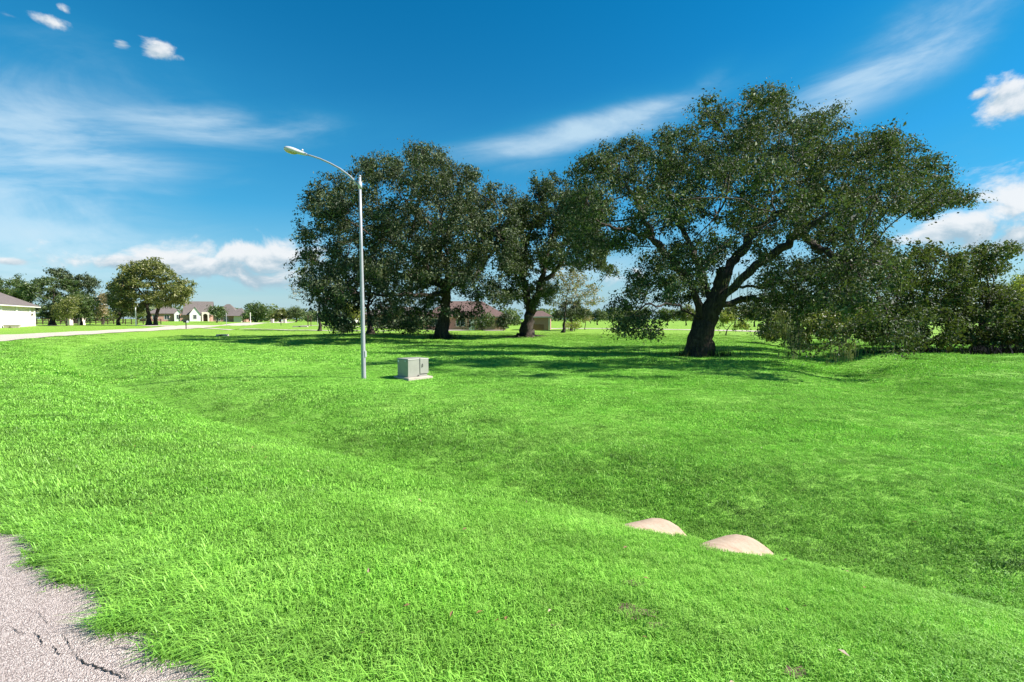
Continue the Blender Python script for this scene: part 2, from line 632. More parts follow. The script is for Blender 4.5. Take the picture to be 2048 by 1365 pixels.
def H(x, y):
    x = np.asarray(x, float)
    y = np.asarray(y, float)
    num = np.zeros(x.shape)
    den = np.zeros(x.shape)
    for cx, cy, cz in CP:
        s = .10 * (abs(cy) + abs(cx) * .5) + 2.0
        d2 = ((x - cx) ** 2 + (y - cy) ** 2) / (s * s)
        w = 1 / (d2 + .25) ** 1.6
        num += w * cz
        den += w
    z = num / den
    s = poly_sd(x, y, ROAD)
    rd = np.hypot(x, y)
    edge = np.where(s < 0, 0.0, -.03 * s - .024 * s * s)
    edge = np.maximum(edge, -.62)
    nearw = 1 - sst(rd, 60, 110)
    t = np.maximum(sst(s, 3.6, 9.0), 1 - nearw)
    t = np.where(s < 0, np.maximum(sst(-s, 9, 22), 1 - nearw), t)
    z = z * t + edge * (1 - t)
    sg = np.where(s < 5.0, .75, 2.0)
    dfade = 1 - sst(rd, 34, 50)
    z = z - .36 * np.exp(-((s - 5.0) / sg) ** 2) * dfade * (1 - .45 * sst(x, 6, 14))
    sw = np.abs(poly_sd(x, y, SWALE))
    z = z - .50 * np.exp(-(sw / 2.1) ** 2) * sst(y, 8, 17) * (1 - sst(y, 42, 50))
    z = z + .03 * np.sin(x * .9 + 1.3) * np.cos(y * .7) * sst(rd, 6, 15) + .012 * np.sin(x * 2.7 + y * 1.9) * np.cos(y * 2.3 - x)* sst(s,.3,1.5)
    return z


def hz(x, y):
    return float(H(np.array([x]), np.array([y]))[0])


def G(px, Y, dz=0.0):
    x = (px - CX) / F * Y * (math.cos(PITCH))
    x = (px - CX) / F * Y / px_dir(px, 650)[1]
    return Vector((x, Y, hz(x, Y) + dz))


N = 430
u = np.linspace(-7.15, 7.15, N)
gx = 3.0 * np.sinh(u)
gy = 3.0 * np.sinh(np.linspace(-5.2, 7.3, N)) + 3.0
X, Yg = np.meshgrid(gx, gy)
Z = H(X.ravel(), Yg.ravel())
V = np.column_stack([X.ravel(), Yg.ravel(), Z])
i = np.arange(N - 1)
I, J = np.meshgrid(i, i)
a = (J * N + I).ravel()
tag(np_mesh('ground', V, np.column_stack([a, a + 1, a + N + 1, a + N]), M_GROUND, None, True), kind='structure')


def ribbon(name, left, right, m, dz, parent=None, ragged=0.0, cross=5):
    L, Rr = np.array(left), np.array(right)
    n = len(L)
    rows = []
    for k in range(cross):
        t = k / (cross - 1)
        rows.append(L * (1 - t) + Rr * t)
    A = np.stack(rows, 1)
    x, y = A[..., 0].ravel(), A[..., 1].ravel()
    z = H(x, y) + dz
    V = np.column_stack([x, y, z])
    i = np.arange(n - 1)[:, None] * cross + np.arange(cross - 1)[None]
    i = i.ravel()
    return np_mesh(name, V, np.column_stack([i, i + cross, i + cross + 1, i + 1]), m, parent, True)


def offset(L, d):
    t = np.gradient(L, axis=0)
    t /= np.linalg.norm(t, axis=1)[:, None]
    nrm = np.column_stack([t[:, 1], -t[:, 0]])
    return L + nrm * d


RD = catmull(ROAD[::1], 5)
near = np.hypot(RD[:, 0], RD[:, 1]) < 14
arc = np.concatenate([[0], np.cumsum(np.hypot(*np.diff(RD, axis=0).T))])
jag = np.where(near, .05 * np.sin(arc * 5.2) + .04 * np.sin(arc * 9.7 + 1) + .03 * np.sin(arc * 14.3 + 2) - .06, 0)
inner = offset(RD, 0) + (offset(RD, 1) - RD) * jag[:, None]
road = tag(ribbon('road', offset(RD, -7.2), inner, M_ASPH, .035, cross=9), kind='structure')


def strip(name, pts, width, m, dz=.05):
    L = catmull(pts, 10)
    return tag(ribbon(name, offset(L, -width / 2), offset(L, width / 2), m, dz, cross=4), kind='structure')


def g2(px, Y):
    p = G(px, Y)
    return (p.x, p.y)


strip('driveway', [(-80, 66), g2(120, 92), g2(262, 96), g2(330, 92)], 5.0, M_DRIVE)
strip('driveway', [g2(380, 88), g2(500, 79), g2(700, 76), g2(840, 82), g2(905, 92)], 1.6, M_DRIVE)
strip('driveway', [g2(590, 112), g2(680, 105), g2(780, 102), g2(900, 93), g2(1010, 91)], 3.0, M_DRIVE, .06)
strip('back_road', [g2(1075, 104), g2(1180, 108), g2(1300, 104), g2(1420, 92), g2(1560, 80), g2(1750, 72)], 6.5, M_DRIVE)

# cracks of the old chip seal, flat strips coloured dark for the shade inside
def crack(pts, w):
    L = catmull(pts, 7)
    n = len(L)
    r = np.random.default_rng(len(pts) * 7 + int(w * 1e5))
    L = L + r.normal(0, .0045, L.shape)
    ww = .62 * w * (.35 + .9 * r.random(n)) * np.sin(np.linspace(.15, math.pi - .1, n)) ** .6
    t = np.gradient(L, axis=0)
    t /= np.linalg.norm(t, axis=1)[:, None]
    nr = np.column_stack([t[:, 1], -t[:, 0]])
    A, B = L + nr * ww[:, None], L - nr * ww[:, None]
    V = np.vstack([A, B])
    z = H(V[:, 0], V[:, 1]) + .0395
    i = np.arange(n - 1)
    return np_mesh('crack', np.column_stack([V, z]), np.column_stack([i, i + 1, i + 1 + n, i + n]), M_CRACK, road)


def gp(px, py):
    d = px_dir(px, py)
    k = (CAM_Z - .03) / -d[2]
    return (d[0] * k, d[1] * k)


crack([gp(148, 1315), gp(172, 1330), gp(200, 1340), gp(226, 1350), gp(258, 1366)], .0075)
crack([gp(70, 1268), gp(80, 1282), gp(88, 1292)], .005)
crack([gp(108, 1295), gp(113, 1308), gp(124, 1312)], .005)
crack([gp(128, 1270), gp(138, 1292), gp(152, 1312)], .003)
crack([gp(20, 1252), gp(34, 1266), gp(56, 1272)], .003)
crack([gp(76, 1222), gp(88, 1240), gp(97, 1254)], .0025)
crack([gp(226, 1345), gp(245, 1350), gp(268, 1364)], .003)


# ------------------------------------------------------------------ grass
def lump(C, wl, seed):
    r = np.random.default_rng(seed)
    v = np.zeros(len(C))
    for k in range(9):
        d = r.normal(0, 1, 3)
        d *= (2 * math.pi / (wl * (.7 + .8 * r.random()))) / np.linalg.norm(d)
        v += np.sin(C @ d + r.random() * 6.28)
    return v / 2.1


def clump_mesh(name, nb, rad, hmin, hmax, w, lean, seed, flat=0.0):
    r = np.random.default_rng(seed)
    V, Q, Tt = [], [], []
    for k in range(nb):
        a, q = r.random() * 2 * math.pi, rad * math.sqrt(r.random())
        bx, by = q * math.cos(a), q * math.sin(a)
        h = hmin + (hmax - hmin) * r.random()
        d = r.random() * 2 * math.pi
        ln = lean * (.3 + r.random()) * h
        dx, dy = math.cos(d) * ln + flat * h, math.sin(d) * ln
        sx, sy = -math.sin(d) * w * .5, math.cos(d) * w * .5
        b = len(V)
        V += [(bx - sx, by - sy, -.01), (bx + sx, by + sy, -.01),
              (bx + dx * .35 + sx * .8, by + dy * .35 + sy * .8, h * .6), (bx + dx * .35 - sx * .8, by + dy * .35 - sy * .8, h * .6),
              (bx + dx, by + dy, h * (1 - .35 * lean))]
        Q.append((b, b + 1, b + 2, b + 3))
        Tt.append((b + 3, b + 2, b + 4))
    me = bpy.data.meshes.new(name)
    me.from_pydata(V, [], Q + Tt)
    me.materials.append(M_BLADE)
    return bpy.data.objects.new(name, me)


def grass_layer(name, pts, rot, scl, idx, tone, protos):
    col = bpy.data.collections.new(name + '_tufts')
    for k, o in enumerate(protos):
        o.name = 'tuft_%02d' % k
        col.objects.link(o)
    me = bpy.data.meshes.new(name)
    me.vertices.add(len(pts))
    me.vertices.foreach_set('co', np.asarray(pts, np.float32).ravel())
    for nm, ty, arr in (('rot', 'FLOAT_VECTOR', rot), ('scl', 'FLOAT', scl), ('idx', 'INT', idx), ('tone', 'FLOAT', tone)):
        at = me.attributes.new(nm, ty, 'POINT')
        at.data.foreach_set('vector' if ty == 'FLOAT_VECTOR' else 'value', np.asarray(arr).ravel())
    o = link(bpy.data.objects.new(name, me))
    ng = bpy.data.node_groups.new(name + '_scatter', 'GeometryNodeTree')
    ng.interface.new_socket('Geometry', in_out='INPUT', socket_type='NodeSocketGeometry')
    ng.interface.new_socket('Geometry', in_out='OUTPUT', socket_type='NodeSocketGeometry')
    nn = ng.nodes
    gi, go = nn.new('NodeGroupInput'), nn.new('NodeGroupOutput')
    ci = nn.new('GeometryNodeCollectionInfo')
    ci.inputs['Collection'].default_value = col
    ci.inputs['Separate Children'].default_value = True
    ci.inputs['Reset Children'].default_value = True
    io = nn.new('GeometryNodeInstanceOnPoints')
    io.inputs['Pick Instance'].default_value = True

    def attr(nm, ty):
        q = nn.new('GeometryNodeInputNamedAttribute')
        q.data_type = ty
        q.inputs['Name'].default_value = nm
        return [s for s in q.outputs if s.enabled][0]
    L = ng.links.new
    L(gi.outputs[0], io.inputs['Points'])
    L(ci.outputs[0], io.inputs['Instance'])
    L(attr('idx', 'INT'), io.inputs['Instance Index'])
    L(attr('rot', 'FLOAT_VECTOR'), io.inputs['Rotation'])
    L(attr('scl', 'FLOAT'), io.inputs['Scale'])
    L(io.outputs[0], go.inputs[0])
    md = o.modifiers.new('scatter', 'NODES')
    md.node_group = ng
    return tag(o, 'bright green mown turf covering the lot and the ditch', 'grass', kind='stuff')


AXD = Vector((.74, .67, 0)).normalized()
PIPES = [(1.45, 5.16), (2.13, 4.70)]
BARE = [(gp(1280, 1178), .13), (gp(1265, 1112), .08), (gp(945, 858), .2), (gp(1110, 1215), .05), (gp(1590, 1285), .07), (gp(1310, 1205), .06)]
for px_, Y_, r_b in ((1395, 28.1, 1.3), (1053, 49.6, 1.9), (885, 47.6, 1.6), (740, 51.7, .8)):
    q_ = G(px_, Y_)
    BARE.append(((q_.x, q_.y), r_b))
bands = [  # r0, r1, density, protos: blades, radius, hmin, hmax, width, lean
    (1.0, 5.5, 720, (15, .055, .018, .062, .0046, .9)),
    (5.5, 11, 230, (30, .10, .014, .046, .0068, .9)),
    (11, 24, 62, (54, .20, .012, .036, .012, .95)),
    (24, 78, 10, (90, .48, .012, .04, .03, .85)),
]
PTS, ROT, SCL, IDX, PRO = [], [], [], [], []
for bi, (r0, r1, den, pr) in enumerate(bands):
    half = R(60)
    n = int(den * half * (r1 * r1 - r0 * r0))
    rr = np.sqrt(rng.random(n) * (r1 * r1 - r0 * r0) + r0 * r0)
    aa = (rng.random(n) * 2 - 1) * half
    x, y = rr * np.sin(aa), rr * np.cos(aa)
    s = poly_sd(x, y, ROAD)
    lim = np.full(n, .1)
    c = np.where((np.abs(s) < .5) & (rr < 14))[0]
    nr_ = RD[np.hypot(RD[:, 0], RD[:, 1]) < 17]
    jn = jag[np.hypot(RD[:, 0], RD[:, 1]) < 17]
    for ch in np.array_split(c, 1 + len(c) // 4000):
        if len(ch):
            k_ = ((x[ch][:, None] - nr_[None, :, 0]) ** 2 + (y[ch][:, None] - nr_[None, :, 1]) ** 2).argmin(1)
            lim[ch] = jn[k_] - .03
    keep = ((s > lim) | (s < -7.1)) & ((rng.random(n) > sst(rr, 32, 76)) | (r1 < 40))
    keep &= ~((s < -7.1) & (rr > 40))
    for (bx, by), br in BARE:
        dd = np.hypot(x - bx, (y - by))
        keep &= (dd > br * 1.3 * rng.random(n))
    for qx, qy in PIPES:                     # the pipe backs stay bare
        la = (x - qx) * AXD.x + (y - qy) * AXD.y
        lb = -(x - qx) * AXD.y + (y - qy) * AXD.x
        keep &= ~(((lb / .30) ** 2 + ((la + .06) / .37) ** 2 + .12 * np.sin(lb * 23 + la * 17)) < 1)
    x, y, s = x[keep], y[keep], s[keep]
    n = len(x)
    z = H(x, y)
    base = len(PRO)
    for k in range(4):
        PRO.append(clump_mesh('tuft', pr[0], pr[1], pr[2], pr[3], pr[4], pr[5], 100 * bi + k))
    sc = .75 + .5 * rng.random(n)
    sc *= 1 + .25 * np.sin(x * .8) * np.sin(y * .9 + 1)
    # rank grass along the pavement edge
    sc *= 1 + .45 * np.exp(-np.abs(s - .25) / .35) * (rr[keep] < 9)
    PTS.append(np.column_stack([x, y, z]))
    tilt = .12 if bi < 2 else .06
    ROT.append(np.column_stack([rng.normal(0, tilt, n), rng.normal(0, tilt, n), rng.random(n) * 6.283]))
    SCL.append(sc)
    IDX.append(base + rng.integers(0, 4, n))
# long blades lying over the pavement edge
base = len(PRO)
for k in range(3):
    PRO.append(clump_mesh('tuft', 14, .06, .09, .17, .0055, .9, 900 + k, .55))
qm = np.hypot(RD[:, 0], RD[:, 1]) < 9
q = RD[qm]
qj = jag[qm]
for rep in range(2600):
    i = rng.integers(0, len(q) - 1)
    p = q[i] + (q[i + 1] - q[i]) * rng.random()
    t = q[i + 1] - q[i]
    nr = np.array([t[1], -t[0]]) / np.hypot(*t)
    sd = abs(rng.normal(.0, .26)) + qj[i] + .005
    p = p + nr * sd
    PTS.append(np.array([[p[0], p[1], hz(p[0], p[1])]]))
    ROT.append(np.array([[0, 0, math.atan2(-nr[1], -nr[0]) + rng.normal(0, .7)]]))
    SCL.append(np.array([.7 + .5 * rng.random()]))
    IDX.append(np.array([base + rng.integers(0, 3)]))
PT = np.vstack(PTS)
flat = PT * np.array([1, 1, 0])
sd_ = poly_sd(PT[:, 0], PT[:, 1], ROAD)
mow = np.where((sd_ > .6) & (sd_ < 4.4), .09 * np.sin(sd_ * 6.4 + .4 * np.sin(PT[:, 0])), 0)
spk = np.clip(lump(flat, .55, 5) - .75, 0, 1) * sst(sd_, 4.2, 5.2)
tone = .88 + .08 * sst(sd_, 1.5, 3.6) - .13 * np.exp(-((sd_ - 5.6) / 1.1) ** 2) * (np.hypot(PT[:, 0], PT[:, 1]) < 30) + .13 * sst(sd_, 6.5, 10.5) + .7 * mow + .03 * lump(flat, 5.5, 2) + .06 * lump(flat, 1.4, 3) - .25 * spk
tone = np.clip(tone, .42, 1.4)
grass_layer('grass', PT, np.vstack(ROT), np.concatenate(SCL).astype(np.float32), np.concatenate(IDX).astype(np.int32), tone.astype(np.float32), PRO)


def soil_patch(c, r, seed):
    rr = np.random.default_rng(seed)
    n = 14
    V = [(c[0], c[1])]
    for k in range(n):
        a = 2 * math.pi * k / n
        q = r * (.35 + .8 * rr.random())
        V.append((c[0] + q * math.cos(a) * 1.3, c[1] + q * math.sin(a) * .8))
    V = np.array(V)
    z = H(V[:, 0], V[:, 1]) + .008
    return [(x, y, w) for (x, y), w in zip(V, z)], [(0, 1 + k, 1 + (k + 1) % n) for k in range(n)]


mb = MB()
for k, (c, r) in enumerate(BARE):
    mb.add(*soil_patch(c, r, k))
tag(mb.build('dirt', M_SOIL), 'small bare spots of brown soil worn through the turf', 'soil', kind='stuff')

mb = MB()
for k in range(70):
    rr, aa = 1.8 + 8 * rng.random() ** 1.5, (rng.random() * 2 - 1) * R(48)
    x, y = rr * math.sin(aa), rr * math.cos(aa)
    if poly_sd(np.array([x]), np.array([y]), ROAD)[0] < .1:
        continue
    z = hz(x, y) + .045 + .02 * rng.random()
    s = .012 + .016 * rng.random()
    d = rng.random() * 6.28
    tz = rng.normal(0, .4)
    c, sn = math.cos(d), math.sin(d)
    mb.add([(x - c * s, y - sn * s, z - tz * s), (x + sn * s * .5, y - c * s * .5, z + .004), (x + c * s, y + sn * s, z + tz * s), (x - sn * s * .5, y + c * s * .5, z + .008)], [(0, 1, 2), (0, 2, 3)])
tag(mb.build('fallen_leaves', M_FALLEN), 'scattered dry brown leaves lying in the near grass', 'leaves', kind='stuff')


# ------------------------------------------------------------------ trees
def colonize(nodes, parent, att, step, infl, kill, iters, r):
    nodes = [np.array(n, float) for n in nodes]
    parent = list(parent)
    P0 = np.array(nodes)
    d2 = ((att[:, None] - P0[None]) ** 2).sum(2) if len(P0) < 400 else None
    near = d2.argmin(1)
    nd = np.sqrt(d2.min(1))
    alive = np.ones(len(att), bool)
    for it in range(iters):
        m = alive & (nd < infl)
        if not m.any():
            m = alive & (nd < nd[alive].min() + step if alive.any() else False)
            if not np.any(m):
                break
        ids = near[m]
        NP = np.array(nodes)
        v = att[m] - NP[ids]
        v /= np.linalg.norm(v, axis=1)[:, None] + 1e-9
        acc = np.zeros_like(NP)
        np.add.at(acc, ids, v)
        u = np.unique(ids)
        dirs = acc[u] + r.normal(0, .22, (len(u), 3))
        dirs /= np.linalg.norm(dirs, axis=1)[:, None] + 1e-9
        new = NP[u] + dirs * step
        b = len(nodes)
        nodes += list(new)
        parent += list(u)
        D = np.sqrt(((att[:, None] - new[None]) ** 2).sum(2)) if len(new) * len(att) < 4e6 else None
        if D is None:
            D = np.vstack([np.sqrt(((c[:, None] - new[None]) ** 2).sum(2)) for c in np.array_split(att, 8)])
        k = D.argmin(1)
        dm = D[np.arange(len(att)), k]
        better = dm < nd
        near = np.where(better, b + k, near)
        nd = np.where(better, dm, nd)
        alive &= nd > kill
        if len(nodes) > 15000:
            break
    return np.array(nodes), np.array(parent)


def wood_mesh(nodes, parent, rad, thick_sides, flare, base_z, r):
    n = len(nodes)
    kids = [[] for _ in range(n)]
    for i in range(n):
        if parent[i] >= 0:
            kids[parent[i]].append(i)
    V, Q = [], []
    stack = [i for i in range(n) if parent[i] < 0]
    stack = [(i, -1) for i in stack]
    ph = r.random(3) * 6.28
    while stack:
        i, pa = stack.pop()
        chain = ([pa] if pa >= 0 else []) + [i]
        while kids[chain[-1]]:
            c = sorted(kids[chain[-1]], key=lambda q: -rad[q])
            for e in c[1:]:
                stack.append((e, chain[-1]))
            chain.append(c[0])
        if len(chain) < 2:
            continue
        pts = nodes[chain]
        rr = rad[chain].copy()
        if pa >= 0:
            rr[0] = min(rr[0], rr[1] * 1.25)
        rm = rr.max()
        k = thick_sides if rm > .15 else (6 if rm > .05 else (4 if rm > .018 else 3))
        t = np.gradient(pts, axis=0)
        t /= np.linalg.norm(t, axis=1)[:, None] + 1e-9
        uvec = np.cross(t[0], [.3, .9, .1])
        uvec /= np.linalg.norm(uvec) + 1e-9
        b0 = len(V)
        ang = np.arange(k) * 2 * math.pi / k
        for j in range(len(chain)):
            uvec = uvec - t[j] * uvec.dot(t[j])
            uvec /= np.linalg.norm(uvec) + 1e-9
            w = np.cross(t[j], uvec)
            q = np.full(k, rr[j])
            if rm > .15:
                hgt = pts[j][2] - base_z
                fl = flare * math.exp(-max(hgt, 0) / (1.1 * rm + .1)) if pa < 0 else 0
                q = q * (1 + fl * (1 + .7 * np.sin(3 * ang + ph[0])) + .10 * np.sin(5 * ang + ph[1] + hgt * .8) + .07 * r.normal(0, 1, k))
            V.extend((pts[j][None] + np.outer(np.cos(ang) * q, uvec) + np.outer(np.sin(ang) * q, w)))
        for j in range(len(chain) - 1):
            for s in range(k):
                s2 = (s + 1) % k
                Q.append((b0 + j * k + s, b0 + j * k + s2, b0 + (j + 1) * k + s2, b0 + (j + 1) * k + s))
    return np.array(V), np.array(Q)


def leaf_quads(C, size, r, up=.5, asp=.55, droop=0.0, out=None):
    n = len(C)
    nv = r.normal(0, 1, (n, 3))
    if out is not None:
        nv = nv * .42 + out
        nv[:, 2] += .25
    else:
        nv[:, 2] = np.abs(nv[:, 2]) + up
    nv /= np.linalg.norm(nv, axis=1)[:, None]
    t = r.normal(0, 1, (n, 3))
    t[:, 2] -= droop
    t -= nv * (t * nv).sum(1)[:, None]
    t /= np.linalg.norm(t, axis=1)[:, None] + 1e-9
    b = np.cross(nv, t)
    s = (size * np.exp(r.normal(-.06, .34, n)))[:, None]
    V = np.stack([C - t * s * .5, C + b * s * asp * .5 + nv * s * .08, C + t * s * .5 - nv * s * .1, C - b * s * asp * .5 + nv * s * .08], 1).reshape(-1, 3)
    Fq = np.arange(4 * n).reshape(n, 4)
    return V, Fq


def tree(name, label, cat, base, Y, blobs, limbs=None, leaf=M_BGLEAF, group=None, leafpx=4.2, dens=1.0, trunk_r=None, depth=0.0, step_px=7.0,
         att_n=None, seed=1, flare=.7, bark=M_BARK, up=.5, tip=.010, spread=1.0, extra=None):
    """blobs: (px, py, rx, ry[, dy]) in photograph pixels at distance Y; limbs: lists of (px, py, dy)"""
    r = np.random.default_rng(seed)
    s = Y / F
    b = G(base, Y)
    root = empty(name, b)
    tag(root, label, cat, group)
    W = lambda px, py, dy=0.0: np.array(P(px, py, Y + dy))
    bl = []
    area = 0
    for q in blobs:
        dy = q[4] if len(q) > 4 else 0
        c = np.array(P(q[0], q[1], Y + dy))
        rx, ry = q[2] * s * (Y + dy) / Y, q[3] * s * (Y + dy) / Y
        area += math.pi * q[2] * q[3]
        rz = max(.75 * rx, .6 * ry)
        bl.append((c, rx, rz, ry))
        if depth and len(q) <= 4:
            for sg in (-1, 1):
                y2 = Y + sg * depth * (.7 + .5 * r.random())
                c2 = np.array(P(q[0], q[1] + q[3] * .15, y2))
                f2 = y2 / Y * .85
                bl.append((c2, rx * f2, rz, ry * f2))
    vols = np.array([q[1] * q[2] * q[3] for q in bl])
    att_n = att_n or int(min(3200, 140 + area / 45 * (2.0 if depth else 1.0)))
    cnt = np.maximum(6, (vols ** .75 / (vols ** .75).sum() * att_n)).astype(int)
    A = []
    for (c, rx, rz, ry), k in zip(bl, cnt):
        d = r.normal(0, 1, (k, 3))
        d /= np.linalg.norm(d, axis=1)[:, None]
        q = (r.random(k) ** (1 / 3.6))[:, None]
        d = d * q * np.array([rx, rz, ry])
        A.append(c + d)
    A = np.vstack(A)
    gz = H(A[:, 0], A[:, 1]) + .35
    A = A[A[:, 2] > gz]
    step = step_px * s
    nodes, par = [], []

    def add_line(pts, first):
        prev = first
        for p in pts:
            p = np.array(p)
            if prev >= 0:
                d = p - nodes[prev]
                L = np.linalg.norm(d)
                k = max(1, int(L / step))
                st = nodes[prev].copy()
                for j in range(1, k + 1):
                    w = st + d * j / k
                    if j < k:
                        w = w + r.normal(0, step * .22, 3)
                    nodes.append(w)
                    par.append(prev)
                    prev = len(nodes) - 1
            else:
                nodes.append(p)
                par.append(-1)
                prev = len(nodes) - 1
        return prev
    bb = np.array(b) - np.array([0, 0, .25])
    if limbs is None:
        cx = np.mean([q[0] for q in blobs])
        cy = np.mean([q[1] for q in blobs])
        ylow = max(q[1] + q[3] for q in blobs)
        e = add_line([bb], -1)
        by = 638 + (CAM_Z - b.z) / s
        e = add_line([W(base + (cx - base) * .15, by - (by - cy) * .45), W(base + (cx - base) * .6, cy + .2 * (ylow - cy))], e)
        tops = [e]
    else:
        e = add_line([bb], -1)
        for k, L in enumerate(limbs):
            pts = [W(*q) for q in L]
            if k == 0:
                add_line(pts, 0)
            else:
                NP = np.array(nodes)
                j = int(((NP - pts[0]) ** 2).sum(1).argmin())
                if extra == 'twin' and k == 1:
                    pb = bb + np.array([1.15, -.2, 0])
                    nodes.append(pb)
                    par.append(-1)
                    j = len(nodes) - 1
                add_line(pts, j)
    n_seed = len(nodes)
    nodes, par = colonize(nodes, par, A, step, step * 9, step * 1.7, 120, r)
    n = len(nodes)
    # radii by the pipe model
    sub = np.ones(n)
    tipr = tip if tip else .01
    e = 2.05
    acc = np.zeros(n)
    nk = np.zeros(n, int)
    for i in range(n):
        if par[i] >= 0:
            nk[par[i]] += 1
    rad = np.zeros(n)
    order = np.argsort(-np.arange(n))
    for i in order:
        rad[i] = (acc[i] if nk[i] else tipr ** e) ** (1 / e)
        rad[i] = max(rad[i], tipr)
        if par[i] >= 0:
            acc[par[i]] += rad[i] ** e
            sub[par[i]] += sub[i]
    if trunk_r:
        k = math.log(trunk_r / tipr) / max(.1, math.log(max(rad[0], tipr * 1.5) / tipr))
        rad = tipr * (rad / tipr) ** k
    pl = np.zeros(n)
    for i in range(n):
        if par[i] >= 0:
            pl[i] = pl[par[i]] + np.linalg.norm(nodes[i] - nodes[par[i]])
    top_r = trunk_r or rad.max()
    rad = np.maximum(tipr, np.minimum(rad, top_r * np.clip(1 - pl / (pl.max() * .80), .0, 1) ** 1.5 + tipr))
    Vw, Qw = wood_mesh(nodes, par, rad, 12 if trunk_r and trunk_r > .3 else 8, flare, b.z, r)
    o = np_mesh('trunk', Vw - np.array(b), Qw, bark, root, True)
    # leaves on the outer twigs
    tips = np.where((sub <= (9 if area > 25000 else 5)) & (np.arange(n) >= n_seed))[0]
    nl = int(5.4 * dens * area / (leafpx * leafpx * .55 * .5))
    n1 = int(nl * .5)
    ids = tips[r.integers(0, len(tips), n1)]
    sp = step * .75 * spread
    C1 = nodes[ids] + r.normal(0, 1, (n1, 3)) * np.array([sp, sp, sp * .62])
    q = A[r.choice(len(A), max(4, int(len(A) * .8)), replace=False)]
    big_ = area > 25000
    iq = r.integers(0, len(q), nl - n1)
    C2 = q[iq] + r.normal(0, 1, (nl - n1, 3)) * np.array([sp, sp, sp * .6]) * 1.1
    C = np.vstack([C1, C2])
    off = np.vstack([C1 - nodes[ids], C2 - q[iq]])
    # shoots are grouped: leave hollows between the leaf masses
    lv = lump(C, 58 * s, seed)
    lv[:n1] += .35
    kp = (C[:, 2] > H(C[:, 0], C[:, 1]) + .06) & (lv > (-.12 if big_ else -.8) + r.normal(0, .14, len(C)))
    C, off = C[kp], off[kp]
    off /= np.linalg.norm(off, axis=1)[:, None] + 1e-6
    V, Fq = leaf_quads(C, leafpx * s, r, up, out=off)
    np_mesh('crown', V - np.array(b), Fq, leaf, root)
    return root, nodes, tips, rad, b


def moss(root, b, pts, r, lmin, lmax, w):
    V, Q = [], []
    for p in pts:
        for k in range(5):
            q = np.array(p) + r.normal(0, .07, 3) * np.array([1, 1, .5])
            L = lmin + (lmax - lmin) * r.random()
            a = r.random() * 3.14
            c, sn = math.cos(a) * w, math.sin(a) * w
            m = 4
            b0 = len(V)
            for j in range(m + 1):
                t = j / m
                ww = (1 - .75 * t) * (.6 + .8 * r.random())
                off = r.normal(0, .012, 2)
                V += [(q[0] - c * ww + off[0], q[1] - sn * ww + off[1], q[2] - L * t), (q[0] + c * ww + off[0], q[1] + sn * ww + off[1], q[2] - L * t)]
            Q += [(b0 + 2 * j, b0 + 2 * j + 1, b0 + 2 * j + 3, b0 + 2 * j + 2) for j in range(m)]
    np_mesh('hanging_moss', np.array(V) - np.array(b), np.array(Q), M_MOSS, root)['kind'] = 'stuff'


